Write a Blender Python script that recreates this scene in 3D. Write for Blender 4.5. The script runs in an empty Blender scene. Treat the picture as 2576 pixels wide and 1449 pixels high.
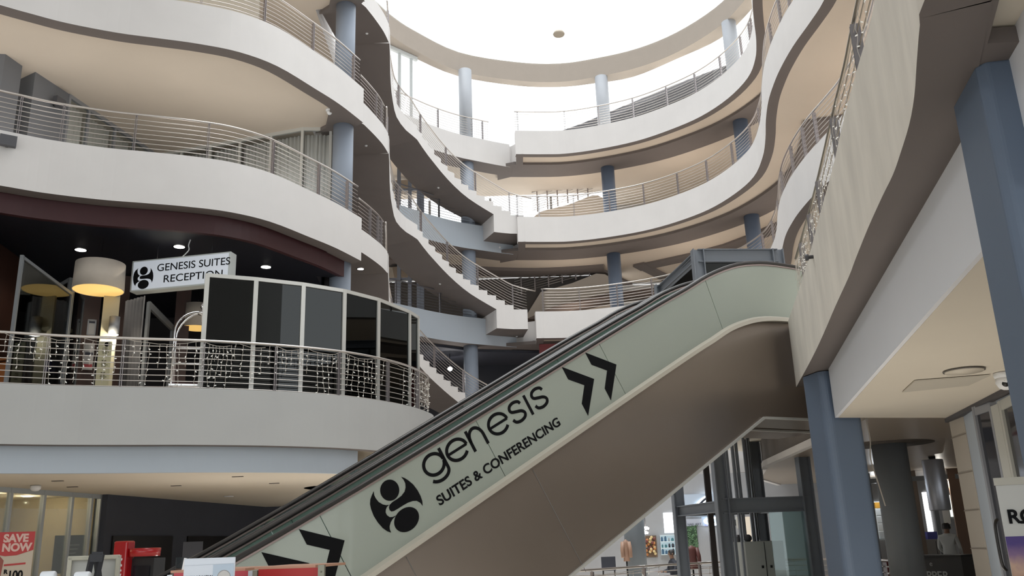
import bpy, bmesh, math, random
from mathutils import Vector, Matrix
from mathutils.geometry import tessellate_polygon
random.seed(7)
SC = bpy.context.scene
COL = SC.collection
# ------------------------------------------------------------------ camera, light, exposure
FPX, PX0, PY0, EYE = 2200.0, 1288.0, 724.5, 1.6
_u = Vector(((1022 - PX0) / FPX, (-6806 - PY0) / FPX, 1.0)).normalized()      # world up seen by the lens
_y = (Vector((0, 0, 1)) - _u * _u.z).normalized()
_x = _y.cross(_u)
if _x.x < 0: _x = -_x
MW = Matrix((_x, _y, _u))                                                     # lens axes -> world
CAM = Vector((0, 0, EYE))
cd = bpy.data.cameras.new('camera'); cam = bpy.data.objects.new('camera', cd); COL.objects.link(cam)
cd.sensor_width = 36.0; cd.lens = FPX / 2576.0 * 36.0; cd.clip_end = 300; cd.clip_start = 0.05
r_, d_, f_ = MW.col[0], MW.col[1], MW.col[2]
cam.matrix_world = Matrix(((r_.x, -d_.x, -f_.x, CAM.x), (r_.y, -d_.y, -f_.y, CAM.y), (r_.z, -d_.z, -f_.z, CAM.z), (0, 0, 0, 1)))
SC.camera = cam
W = bpy.data.worlds.new('sky'); SC.world = W; W.use_nodes = True
bg = W.node_tree.nodes['Background']; bg.inputs[0].default_value = (0.96, 0.98, 1.0, 1); bg.inputs[1].default_value = 1.95
SC.view_settings.view_transform = 'Standard'; SC.view_settings.look = 'None'
SC.view_settings.exposure = 0.0; SC.view_settings.gamma = 1.0
SC.cycles.max_bounces = 8; SC.cycles.diffuse_bounces = 5; SC.cycles.glossy_bounces = 4
SC.cycles.transparent_max_bounces = 12; SC.cycles.sample_clamp_indirect = 6.0
SC.cycles.caustics_reflective = False; SC.cycles.caustics_refractive = False

def sun_lamp(name, loc, power, color, size, rot=None, kind='AREA', spot=1.2):
    l = bpy.data.lights.new(name, kind); l.energy = power; l.color = color
    if kind == 'AREA': l.shape = 'DISK'; l.size = size
    else: l.shadow_soft_size = 0.015
    if kind == 'SPOT': l.spot_size = spot; l.spot_blend = 0.6
    o = bpy.data.objects.new(name, l); COL.objects.link(o); o.location = loc
    if rot: o.rotation_euler = rot
    return o

sl = bpy.data.lights.new('daylight', 'SUN'); sl.energy = 3.0; sl.angle = math.radians(50); sl.color = (1.0, 0.99, 0.985)   # soft high daylight through the glass roof
so_ = bpy.data.objects.new('daylight', sl); COL.objects.link(so_); so_.rotation_euler = (math.radians(8), math.radians(-4), 0); so_.location = (0, 20, 40)

# ------------------------------------------------------------------ measuring helpers (points surveyed from the photograph onto known planes)
def ray(px, py): return MW @ Vector(((px - PX0) / FPX, (py - PY0) / FPX, 1.0))
def U(px, py, z):                      # point on the level plane z
    d = ray(px, py); return CAM + d * ((z - EYE) / d.z)
def V(px, py, p):                      # height above plan point p
    d = ray(px, py); t = math.hypot(p[0], p[1]) / math.hypot(d.x, d.y); return CAM + d * t
def AT(px, py, D):                     # point at plan distance D
    d = ray(px, py); return CAM + d * (D / math.hypot(d.x, d.y))
def proj(p):
    c = MW.transposed() @ (Vector(p) - CAM); return (PX0 + FPX * c.x / c.z, PY0 + FPX * c.y / c.z)
def px_on_path(path, z, px):           # plan point of a polyline where it crosses image column px
    prev = None
    for q in path:
        x = proj((q[0], q[1], z))[0]
        if prev and (prev[1] - px) * (x - px) <= 0 and prev[1] != x:
            t = (px - prev[1]) / (x - prev[1]); a = prev[0]
            return (a[0] + (q[0] - a[0]) * t, a[1] + (q[1] - a[1]) * t)
        prev = (q, x)
    return None

# ------------------------------------------------------------------ materials
MATS = {}
def mat(name, color, rough=0.6, metal=0.0, noise=0.0, nscale=3.0, emit=None, estr=0.0, bump=0.0, spec=0.5, coat=0.0, stretch=None):
    if name in MATS: return MATS[name]
    m = bpy.data.materials.new(name); m.use_nodes = True; nt = m.node_tree; b = nt.nodes['Principled BSDF']
    b.inputs['Base Color'].default_value = (*color, 1); b.inputs['Roughness'].default_value = rough
    b.inputs['Metallic'].default_value = metal; b.inputs['Specular IOR Level'].default_value = spec
    b.inputs['Coat Weight'].default_value = coat
    if emit: b.inputs['Emission Color'].default_value = (*emit, 1); b.inputs['Emission Strength'].default_value = estr
    if noise or bump:
        tc = nt.nodes.new('ShaderNodeTexCoord'); mp = nt.nodes.new('ShaderNodeMapping'); n = nt.nodes.new('ShaderNodeTexNoise')
        n.inputs['Scale'].default_value = nscale; n.inputs['Detail'].default_value = 6
        if stretch: mp.inputs['Scale'].default_value = stretch
        nt.links.new(tc.outputs['Object'], mp.inputs[0]); nt.links.new(mp.outputs[0], n.inputs['Vector'])
        if noise:
            mx = nt.nodes.new('ShaderNodeMixRGB')
            mx.inputs[1].default_value = (*[c * (1 - noise) for c in color], 1); mx.inputs[2].default_value = (*[min(1, c * (1 + noise)) for c in color], 1)
            nt.links.new(n.outputs['Fac'], mx.inputs[0]); nt.links.new(mx.outputs[0], b.inputs['Base Color'])
        if bump:
            bp = nt.nodes.new('ShaderNodeBump'); bp.inputs['Strength'].default_value = bump; bp.inputs['Distance'].default_value = 0.02
            nt.links.new(n.outputs['Fac'], bp.inputs['Height']); nt.links.new(bp.outputs[0], b.inputs['Normal'])
    MATS[name] = m; return m
def glass(name, tint, gloss=0.12, rough=0.02, milky=0.0, milk=(0.8, 0.85, 0.8)):
    if name in MATS: return MATS[name]
    m = bpy.data.materials.new(name); m.use_nodes = True; nt = m.node_tree; nt.nodes.remove(nt.nodes['Principled BSDF'])
    out = nt.nodes['Material Output']; t = nt.nodes.new('ShaderNodeBsdfTransparent'); t.inputs[0].default_value = (*tint, 1)
    g = nt.nodes.new('ShaderNodeBsdfGlossy'); g.inputs['Roughness'].default_value = rough; g.inputs[0].default_value = (0.9, 0.95, 0.95, 1)
    lw = nt.nodes.new('ShaderNodeLayerWeight'); lw.inputs[0].default_value = 0.25
    ml = nt.nodes.new('ShaderNodeMath'); ml.operation = 'MULTIPLY_ADD'; ml.inputs[1].default_value = 0.5; ml.inputs[2].default_value = gloss
    nt.links.new(lw.outputs['Fresnel'], ml.inputs[0])
    mx = nt.nodes.new('ShaderNodeMixShader'); nt.links.new(ml.outputs[0], mx.inputs[0])
    base = t.outputs[0]
    if milky:
        df = nt.nodes.new('ShaderNodeBsdfDiffuse'); df.inputs[0].default_value = (*milk, 1)
        m2 = nt.nodes.new('ShaderNodeMixShader'); m2.inputs[0].default_value = milky
        nt.links.new(t.outputs[0], m2.inputs[1]); nt.links.new(df.outputs[0], m2.inputs[2]); base = m2.outputs[0]
    nt.links.new(base, mx.inputs[1]); nt.links.new(g.outputs[0], mx.inputs[2]); nt.links.new(mx.outputs[0], out.inputs[0])
    MATS[name] = m; return m
def picture(name, stops, axis=2, scale=3.0, z0=0.0, z1=1.0):   # soft procedural picture: vertical colour ramp broken up by noise
    if name in MATS: return MATS[name]
    m = bpy.data.materials.new(name); m.use_nodes = True; nt = m.node_tree; b = nt.nodes['Principled BSDF']; b.inputs['Roughness'].default_value = 0.4
    tc = nt.nodes.new('ShaderNodeTexCoord'); sp = nt.nodes.new('ShaderNodeSeparateXYZ'); n = nt.nodes.new('ShaderNodeTexNoise'); n.inputs['Scale'].default_value = scale; n.inputs['Detail'].default_value = 5
    mr = nt.nodes.new('ShaderNodeMapRange'); mr.inputs[1].default_value = z0; mr.inputs[2].default_value = z1
    ad = nt.nodes.new('ShaderNodeMath'); ad.operation = 'MULTIPLY_ADD'; ad.inputs[1].default_value = 0.6; ad.inputs[2].default_value = -0.3
    a2 = nt.nodes.new('ShaderNodeMath'); a2.operation = 'ADD'; cr = nt.nodes.new('ShaderNodeValToRGB')
    el = cr.color_ramp.elements
    while len(el) < len(stops): el.new(0.5)
    for e, (p, c) in zip(el, stops): e.position = p; e.color = (*c, 1)
    nt.links.new(tc.outputs['Object'], sp.inputs[0]); nt.links.new(tc.outputs['Object'], n.inputs['Vector'])
    nt.links.new(sp.outputs[axis], mr.inputs[0]); nt.links.new(n.outputs['Fac'], ad.inputs[0])
    nt.links.new(mr.outputs[0], a2.inputs[0]); nt.links.new(ad.outputs[0], a2.inputs[1]); nt.links.new(a2.outputs[0], cr.inputs[0]); nt.links.new(cr.outputs[0], b.inputs['Base Color'])
    MATS[name] = m; return m

PLASTER = mat('off_white_plaster', (0.735, 0.715, 0.705), 0.85, noise=0.06, nscale=1.3, bump=0.25)
PLASTER_OLD = mat('weathered_plaster', (0.80, 0.755, 0.68), 0.85, noise=0.22, nscale=2.2, bump=0.35, stretch=(1.3, 1.3, 0.6))
PALE_BLUE = mat('pale_blue_cool_cast', (0.50, 0.56, 0.63), 0.8, noise=0.04, nscale=1.0)  # cool light tinted into bulkhead and setback white; pier return just pale blue
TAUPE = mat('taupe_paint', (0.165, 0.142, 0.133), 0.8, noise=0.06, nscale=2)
BEIGE = mat('beige_ceiling_paint', (0.67, 0.585, 0.495), 0.85, noise=0.04, nscale=1.2)
CREAM = mat('cream_ceiling_paint', (0.70, 0.64, 0.545), 0.8, noise=0.04, nscale=1.2)
BLUE = mat('blue_grey_paint', (0.125, 0.165, 0.235), 0.55, noise=0.06, nscale=2)
GREYBLUE = mat('grey_column_paint', (0.20, 0.215, 0.23), 0.55, noise=0.06, nscale=2)
CHARCOAL = mat('charcoal_paint', (0.048, 0.053, 0.072), 0.75, noise=0.1, nscale=2)
BOXGREY = mat('dark_grey_paint', (0.17, 0.175, 0.19), 0.75, noise=0.06, nscale=2)
DARKRED = mat('maroon_panel', (0.055, 0.017, 0.020), 0.5, noise=0.15, nscale=2)
REDWALL = mat('red_wall_paint', (0.22, 0.045, 0.05), 0.6, noise=0.1)
NIGHT = mat('navy_black_ceiling', (0.010, 0.011, 0.020), 0.45)
FLOOR = mat('polished_floor_tile', (0.78, 0.72, 0.64), 0.35, noise=0.08, nscale=1)
STEEL = mat('brushed_steel', (0.62, 0.58, 0.55), 0.32, metal=1.0)
STEELP = mat('steel_post', (0.36, 0.33, 0.335), 0.42, metal=0.7)
ALU = mat('aluminium_frame', (0.62, 0.62, 0.59), 0.45, metal=0.35)
ALUG = mat('grey_aluminium', (0.30, 0.31, 0.33), 0.45, metal=0.3)
CHROME = mat('chrome', (0.85, 0.85, 0.86), 0.08, metal=1.0)
BLACK = mat('black_rubber', (0.012, 0.011, 0.011), 0.45)
BLACKP = mat('black_lettering', (0.005, 0.005, 0.006), 0.6, spec=0.12)
WHITE = mat('white_plastic', (0.82, 0.83, 0.85), 0.4)

# ------------------------------------------------------------------ mesh builder
class MB:
    def __init__(s): s.v = []; s.f = []; s.m = []; s.smooth = []
    def add(s, vs, fs, mi=0, sm=False):
        o = len(s.v); s.v += [Vector(v) for v in vs]
        for f in fs: s.f.append([i + o for i in f]); s.m.append(mi); s.smooth.append(sm)
        return s
    def box(s, c, size, ax=None, ay=None, mi=0):
        X = Vector(ax).normalized() if ax else Vector((1, 0, 0)); Y = Vector(ay).normalized() if ay else (Vector((0, 0, 1)).cross(X).normalized() if ax else Vector((0, 1, 0)))
        Z = X.cross(Y); c = Vector(c); h = [k / 2 for k in size]
        vs = [c + X * (i * h[0]) + Y * (j * h[1]) + Z * (k * h[2]) for k in (-1, 1) for j in (-1, 1) for i in (-1, 1)]
        return s.add(vs, [(0, 2, 3, 1), (4, 5, 7, 6), (0, 1, 5, 4), (2, 6, 7, 3), (0, 4, 6, 2), (1, 3, 7, 5)], mi)
    def bar(s, a, b, w, h, up=(0, 0, 1), mi=0):
        a = Vector(a); b = Vector(b); d = b - a; L = d.length; X = d / L; Y = Vector(up).cross(X)
        Y = Y.normalized() if Y.length > 1e-5 else Vector((1, 0, 0)).cross(X).normalized()
        return s.box((a + b) / 2, (L, w, h), X, Y, mi)
    def prism(s, poly, z0, z1, mt=0, mb=0, ms=0):          # vertical prism, z0/z1 may be lists per vertex
        n = len(poly); area = sum(poly[i][0] * poly[(i + 1) % n][1] - poly[(i + 1) % n][0] * poly[i][1] for i in range(n))
        if area < 0:
            poly = list(reversed(poly))
            if isinstance(z0, (list, tuple)): z0 = list(reversed(z0))
            if isinstance(z1, (list, tuple)): z1 = list(reversed(z1))
        Z0 = z0 if isinstance(z0, (list, tuple)) else [z0] * n; Z1 = z1 if isinstance(z1, (list, tuple)) else [z1] * n
        o = len(s.v); s.v += [Vector((p[0], p[1], z)) for p, z in zip(poly, Z0)] + [Vector((p[0], p[1], z)) for p, z in zip(poly, Z1)]
        s.f.append([o + i for i in reversed(range(n))]); s.m.append(mb); s.f.append([o + n + i for i in range(n)]); s.m.append(mt); s.smooth += [False, False]
        for i in range(n):
            j = (i + 1) % n; s.f.append([o + i, o + j, o + n + j, o + n + i]); s.m.append(ms); s.smooth.append(False)
        return s
    def strip(s, A, B, z0, z1, mt=0, mb=0, ms=0, me=0):    # solid between two plan polylines A (front) and B (back); z lists allowed; segment solid with smooth sides
        n = len(A); Z0 = z0 if isinstance(z0, (list, tuple)) else [z0] * n; Z1 = z1 if isinstance(z1, (list, tuple)) else [z1] * n
        o = len(s.v)
        for P, Z in ((A, Z0), (B, Z0), (A, Z1), (B, Z1)): s.v += [Vector((p[0], p[1], z)) for p, z in zip(P, Z)]
        a0, b0, a1, b1 = o, o + n, o + 2 * n, o + 3 * n
        def q(i, f, m, sm=True): s.f.append(f); s.m.append(m); s.smooth.append(sm)
        for i in range(n - 1):
            q(i, [a0 + i, b0 + i, b0 + i + 1, a0 + i + 1], mb, False); q(i, [a1 + i, a1 + i + 1, b1 + i + 1, b1 + i], mt, False)
            q(i, [a0 + i, a0 + i + 1, a1 + i + 1, a1 + i], ms, False); q(i, [b0 + i, b1 + i, b1 + i + 1, b0 + i + 1], ms, False)
        q(0, [a0, a1, b1, b0], me, False); q(0, [a0 + n - 1, b0 + n - 1, b1 + n - 1, a1 + n - 1], me, False)
        return s
    def tube(s, path, r, n=8, mi=0, caps=True, closed=False):
        P = [Vector(p) for p in path]; m = len(P); rings = []; o0 = len(s.v); up = None
        for i, p in enumerate(P):
            if closed: t = P[(i + 1) % m] - P[i - 1]
            else: t = P[min(i + 1, m - 1)] - P[max(i - 1, 0)]
            if t.length < 1e-9: t = Vector((0, 0, 1))
            t.normalize()
            if up is None: up = Vector((0, 0, 1)) if abs(t.z) < 0.9 else Vector((1, 0, 0))
            x = up.cross(t)
            if x.length < 1e-4: x = Vector((1, 0.3, 0)).cross(t)
            x.normalize(); y = t.cross(x); up = y
            rr = r[i] if isinstance(r, (list, tuple)) else r
            s.v += [p + x * (rr * math.cos(2 * math.pi * k / n)) + y * (rr * math.sin(2 * math.pi * k / n)) for k in range(n)]
        for i in range(m if closed else m - 1):
            a = o0 + i * n; b = o0 + ((i + 1) % m) * n
            for k in range(n): s.f.append([a + k, a + (k + 1) % n, b + (k + 1) % n, b + k]); s.m.append(mi); s.smooth.append(True)
        if caps and not closed:
            s.f.append([o0 + k for k in reversed(range(n))]); s.f.append([o0 + (m - 1) * n + k for k in range(n)]); s.m += [mi, mi]; s.smooth += [False, False]
        return s
    def lathe(s, c, prof, n=24, mi=0, axis=(0, 0, 1), x=None):   # prof: (radius, height) list
        c = Vector(c); Z = Vector(axis).normalized(); X = (Vector(x) if x else (Vector((1, 0, 0)) if abs(Z.x) < 0.9 else Vector((0, 1, 0)))); X = (X - Z * X.dot(Z)).normalized(); Y = Z.cross(X); o = len(s.v)
        for r, h in prof: s.v += [c + Z * h + X * (r * math.cos(2 * math.pi * k / n)) + Y * (r * math.sin(2 * math.pi * k / n)) for k in range(n)]
        for i in range(len(prof) - 1):
            for k in range(n):
                a = o + i * n + k; b = o + i * n + (k + 1) % n; s.f.append([a, b, b + n, a + n]); s.m.append(mi); s.smooth.append(True)
        if prof[0][0] > 1e-6: s.f.append([o + k for k in reversed(range(n))]); s.m.append(mi); s.smooth.append(False)
        if prof[-1][0] > 1e-6: s.f.append([o + (len(prof) - 1) * n + k for k in range(n)]); s.m.append(mi); s.smooth.append(False)
        return s
    def poly(s, pts, thick, nrm, mi=0):                    # flat plate from a 3D polygon, extruded along nrm
        N = Vector(nrm) * thick; n = len(pts); o = len(s.v); s.v += [Vector(p) for p in pts] + [Vector(p) + N for p in pts]
        s.f.append([o + i for i in range(n)]); s.f.append([o + n + i for i in reversed(range(n))]); s.m += [mi, mi]; s.smooth += [False, False]
        for i in range(n): s.f.append([o + i, o + n + i, o + n + (i + 1) % n, o + (i + 1) % n]); s.m.append(mi); s.smooth.append(False)
        return s
    def build(s, name, mats, parent=None, bevel=0.0, fix=True, seg=2):
        if not isinstance(mats, (list, tuple)): mats = [mats]
        org = parent_origin(parent) if parent else Vector((0, 0, 0))
        me = bpy.data.meshes.new(name); me.from_pydata([tuple(v - org) for v in s.v], [], s.f)
        for m in mats: me.materials.append(m)
        me.polygons.foreach_set('material_index', s.m); me.polygons.foreach_set('use_smooth', s.smooth)
        me.validate(); me.update()
        if fix:
            bm = bmesh.new(); bm.from_mesh(me); bmesh.ops.recalc_face_normals(bm, faces=bm.faces[:]); bm.to_mesh(me); bm.free()
        o = bpy.data.objects.new(name, me); COL.objects.link(o)
        if parent: o.parent = parent
        if bevel:
            b = o.modifiers.new('soft_edges', 'BEVEL'); b.width = bevel; b.segments = seg; b.limit_method = 'ANGLE'
            if seg > 3: me.polygons.foreach_set('use_smooth', [True] * len(me.polygons))
        return o
def parent_origin(o):
    v = Vector((0, 0, 0))
    while o: v = v + Vector(o.location); o = o.parent
    return v
def thing(name, label, cat, loc=(0, 0, 0), group=None):
    o = bpy.data.objects.new(name, None); COL.objects.link(o); o.location = loc; o.empty_display_size = 0.2
    o['label'] = label; o['category'] = cat
    if group: o['group'] = group
    return o
def tag(o, label, cat, group=None):
    o['label'] = label; o['category'] = cat
    if group: o['group'] = group
    return o
def struct(o): o['kind'] = 'structure'; return o
def copy_tree(o, parent=None, loc=None):
    c = o.copy(); COL.objects.link(c)
    if parent: c.parent = parent
    if loc is not None: c.location = loc
    for ch in list(o.children): copy_tree(ch, c)
    return c
def text_mesh(name, s, size, m, p, xd, yd, parent=None, align='LEFT', thick=0.002, space=1.0, shear=0.0, bold=0.0, sx=1.0):
    cu = bpy.data.curves.new(name, 'FONT'); cu.body = s; cu.size = size; cu.align_x = align; cu.extrude = thick; cu.space_character = space; cu.shear = shear; cu.offset = bold
    t = bpy.data.objects.new(name, cu); COL.objects.link(t); bpy.context.view_layer.update()
    me = bpy.data.meshes.new_from_object(t.evaluated_get(bpy.context.evaluated_depsgraph_get())); bpy.data.objects.remove(t)
    X = Vector(xd).normalized(); Y = Vector(yd).normalized(); Z = X.cross(Y); org = parent_origin(parent) if parent else Vector((0, 0, 0)); p = Vector(p)
    for v in me.vertices: c = v.co.copy(); v.co = p + X * (c.x * sx) + Y * c.y + Z * c.z - org
    me.materials.clear(); me.materials.append(m); o = bpy.data.objects.new(name, me); COL.objects.link(o)
    if parent: o.parent = parent
    return o
def offset(path, d):                                       # plan offset of an open polyline to its left (+) or right (-)
    out = []
    for i, p in enumerate(path):
        a = path[max(i - 1, 0)]; b = path[min(i + 1, len(path) - 1)]; tx, ty = b[0] - a[0], b[1] - a[1]; L = math.hypot(tx, ty) or 1
        out.append((p[0] - ty / L * d, p[1] + tx / L * d))
    return out
def smooth(path, n=6):                                     # Catmull-Rom, plan or 3D
    P = [tuple(p) for p in path]; out = []
    for i in range(len(P) - 1):
        p0 = P[max(i - 1, 0)]; p1 = P[i]; p2 = P[i + 1]; p3 = P[min(i + 2, len(P) - 1)]
        for k in range(n):
            t = k / n; out.append(tuple(0.5 * ((2 * b) + (-a + c) * t + (2 * a - 5 * b + 4 * c - d) * t * t + (-a + 3 * b - 3 * c + d) * t ** 3) for a, b, c, d in zip(p0, p1, p2, p3)))
    out.append(P[-1]); return out
def resample(path, step):
    P = [Vector(p) for p in path]; out = [P[0].copy()]; acc = 0.0
    for a, b in zip(P, P[1:]):
        L = (b - a).length; d = step - acc
        while d <= L: out.append(a + (b - a) * (d / L)); d += step
        acc = (acc + L) % step
    return out
# ------------------------------------------------------------------ levels and plan curves of the atrium
L1, L2, L3, L4, ROOF = 4.5, 9.9, 13.7, 17.5, 20.75
LEFT = smooth([(-15.5, 8.0), (-14.3, 10.6), (-13.0, 13.0), (-11.7, 14.7), (-10.4, 15.72), (-9.95, 16.05), (-9.4, 16.42), (-8.5, 16.85), (-7.7, 17.12), (-6.9, 17.4), (-6.1, 17.8), (-5.4, 18.47), (-4.75, 19.6), (-4.3, 20.45), (-3.88, 21.5)], 4)
KNUCK = smooth([(-4.0, 22.3), (-3.83, 22.9), (-3.67, 23.6), (-3.6, 24.2)], 4)
LEFT1 = smooth([(-15.0, 9.0), (-12.8, 11.8), (-10.6, 13.7), (-8.81, 14.73), (-7.9, 15.17), (-6.86, 15.53), (-5.8, 15.87), (-4.51, 16.47), (-3.52, 17.16), (-2.85, 17.92), (-2.31, 18.87), (-2.0, 19.9), (-1.95, 20.6), (-2.15, 21.2), (-2.6, 21.6)], 4)
FAR = smooth([(0.3, 31.72), (1.4, 31.85), (2.35, 31.88), (3.6, 31.6), (5.0, 31.0), (6.1, 30.15), (7.05, 29.0), (7.65, 27.6), (7.93, 26.2), (7.82, 24.7), (7.56, 23.4), (7.25, 22.2), (7.02, 21.1), (6.91, 20.2), (6.86, 19.4), (6.87, 18.4), (6.96, 17.4), (7.0, 16.6), (6.9, 15.2), (6.5, 13.4)], 4)
FAR4 = smooth([(0.35, 32.0), (1.4, 32.1), (2.35, 32.12), (3.6, 31.82), (5.05, 31.2), (6.25, 30.3), (7.2, 29.3), (7.9, 28.0), (8.25, 26.6), (8.2, 25.4), (7.95, 24.3), (7.6, 23.2), (7.3, 22.2), (7.05, 21.1), (6.91, 20.2), (6.86, 19.4), (6.87, 18.4), (6.96, 17.4), (7.0, 16.6), (6.9, 15.2), (6.5, 13.4)], 4)
BACK = smooth([(-7.5, 27.6), (-6.0, 28.3), (-4.6, 29.5), (-3.6, 30.55), (-3.0, 31.2), (-2.4, 31.75), (-1.8, 32.2), (-1.2, 32.55), (-0.5, 32.95), (0.1, 33.25)], 4)
ZF = 3.57                                               # underside of the near balcony front
NEAR1 = smooth([(1.3, -1.2), (1.38, 0.7), (1.53, 2.2)] + [tuple(U(x, y, ZF)[:2]) for x, y in ((2326, 0), (2314, 63), (2306, 159), (2300, 242), (2287, 314), (2265, 386), (2246, 440), (2219, 495), (2183, 575), (2152, 652), (2135, 697), (2102, 769), (2071, 841), (2043, 900), (2003, 974))], 3)

def ring_slab(name, edge, close, ztop, drop, mats, thick=None):
    """floor plate: polygon of the edge curve plus the closing outer points; plain beige soffit"""
    ed_ = list(edge); poly = [p for p in offset(ed_, 0.10)] + list(close)
    return struct(MB().prism(poly, ztop - drop + 0.12, ztop - 0.02, 0, 1, 2).build(name, mats))
def fascia(name, edge, ztop, drop, t=0.30, side=1, m=PLASTER, under=TAUPE):
    inner = offset(edge, t * side)
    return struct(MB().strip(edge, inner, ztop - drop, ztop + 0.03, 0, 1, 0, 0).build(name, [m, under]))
def beam(name, path, w, z0, z1, m=TAUPE):
    return struct(MB().strip(path, offset(path, w), z0, z1).build(name, [m]))

XW, YB = 17.0, 38.4
# left wing, three upper levels, each with its fascia, taupe edge beam and landing knuckle
for z, nm in ((L2, 'second'), (L3, 'third'), (L4, 'fourth')):
    dr = 1.15 if z == L2 else 1.0
    cl = [(-4.3, 21.9), (-5.4, 22.0)] if z != L4 else [(-4.3, 21.9), (-5.4, 22.0)]
    ring_slab('floor_left_%s' % nm, LEFT, cl + [(-5.6, 30.0), (-20, 30.0), (-20, 8.0)], z, dr, [FLOOR, BEIGE, PLASTER])
    fascia('wall_left_fascia_%s' % nm, LEFT, z, dr, 0.36, 1)
    # stair landing beyond the round column: thinner slab with a taupe underside
    struct(MB().prism(list(KNUCK) + [(-5.15, 24.25), (-5.4, 21.9), (-4.3, 21.7)], z - 0.65, z, 1, 1, 0).build('floor_landing_%s' % nm, [PLASTER, TAUPE]))
    struct(MB().prism([(-3.95, 21.55), (-4.38, 20.5), (-4.62, 20.75), (-4.95, 21.75), (-5.3, 22.05), (-4.3, 21.95)], z - dr + 0.005, z - dr + 0.11, 0, 0, 0).build('beam_column_head_%s' % nm, [TAUPE]))
# far wing, three upper levels that sweep round to the right
for z, nm, ed in ((L2, 'second', FAR), (L3, 'third', FAR), (L4, 'fourth', FAR4)):
    if z == L2: ed = [p for p in ed if p[0] > 0.85 or p[1] < 30]; ed = [(0.85, ed[0][1] - 0.03)] + ed
    edge = list(BACK) + [(ed[0][0] - 0.02, 33.0)] + list(ed)
    ring_slab('floor_far_%s' % nm, edge, [(XW, 13.4), (XW, YB), (4.7, YB), (4.7, 36.6), (-9, 36.6), (-9, 27.6)], z, 1.0, [FLOOR, BEIGE, PLASTER])
    fascia('wall_far_fascia_%s' % nm, ed, z, 1.0, 0.28, 1)
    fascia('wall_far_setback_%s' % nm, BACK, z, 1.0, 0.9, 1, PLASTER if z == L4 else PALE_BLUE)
    x0 = ed[0][0]; struct(MB().prism([(x0, ed[0][1] + .02), (x0 + .28, ed[0][1] + .02), (x0 + .28, 33.35), (x0, 33.35)], z - 0.992, z + 0.025, 0, 1, 0).build('wall_far_return_%s' % nm, [PLASTER, TAUPE]))
    cl = [p for p in offset(ed, 1.05) if (p[0] > .2 or p[1] < 30) and p[1] > 22.5]; c0 = cl[0]; d0 = offset(cl, 1.25)[0]
    struct(MB().prism([(-0.45, c0[1] + .25), (c0[0] + .02, c0[1]), (d0[0] + .02, d0[1]), (-0.45, d0[1] + .3)], z - 0.98, z - 0.86).build('beam_column_end_%s' % nm, [TAUPE]))
    beam('beam_column_line_%s' % nm, cl, 1.25, z - 0.985, z - 0.85)
    if z != L4:
        b3 = smooth([(-6, 32.6), (-2.5, 34.6), (0.3, 35.4), (2.2, 35.5), (3.9, 35.3)], 3)
        beam('beam_rear_%s' % nm, b3, 0.9, z - 1.02, z - 0.85)
        beam('beam_diagonal_%s' % nm, [(3.7, 35.6), (5.5, 38.3)], 0.7, z - 0.99, z - 0.86)
        beam('beam_stair_%s' % nm, [(5.6, 35.2), (7.7, 38.3)], 0.5, z - 0.975, z - 0.86)
        beam('beam_side_%s' % nm, smooth([(5.2, 35.6), (8.5, 33.2), (10.6, 29.5), (11.2, 27.0)], 3), 0.75, z - 0.965, z - 0.86)
# first floor: reception balcony on the left
ring_slab('floor_left_first', LEFT1, [(-4.2, 22.6), (-9.3, 29.5), (-20, 29.5), (-20, 9)], L1, 0.95, [FLOOR, CREAM, PLASTER])
fascia('wall_left_fascia_first', LEFT1, L1, 1.0, 0.26, 1, mat('grey_plaster', (0.47, 0.475, 0.47), 0.85, noise=0.06, nscale=1.2, bump=0.2))
lb = [p for p in offset(LEFT1, 0.30) if p[1] < 18.0]
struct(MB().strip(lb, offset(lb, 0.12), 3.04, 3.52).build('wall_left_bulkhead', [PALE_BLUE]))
struct(MB().prism(offset(lb, .05) + [(-3.0, 20.5), (-6.5, 30), (-20, 30), (-20, 9)], 3.05, 3.2).build('ceiling_left_shop', [CREAM]))
# first floor: the balcony overhead that the escalator climbs to
R1BACK = [NEAR1[-1]]
esc_az = math.radians(30.5); DV = Vector((math.cos(esc_az), math.sin(esc_az), 0)); NV = Vector((-DV.y, DV.x, 0)); ET = Vector((4.0, 12.4, 0))
e0 = ET + NV * 0.0; e1 = ET + NV * 2.2
n1 = list(NEAR1)
nin = offset(n1, -0.10)
struct(MB().prism(nin + [(e0 + DV * 0.1)[:2], (e1 + DV * 0.1)[:2], (3.2, 15.6), (4.2, 20.9), (8.5, 26), (8.2, 30), (4, 33), (-2.0, 33.2), (-4.5, 31.0), (-9, 29.6), (-9, YB), (XW, YB), (XW, -1.0)], 3.66, L1, 0, 1, 2).build('floor_near_first', [FLOOR, CREAM, PLASTER]))
fn = struct(MB().strip(n1, offset(n1, -0.26), ZF, L1 + 0.02, 0, 1, 0, 0).build('wall_near_fascia', [PLASTER_OLD, TAUPE]))
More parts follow.
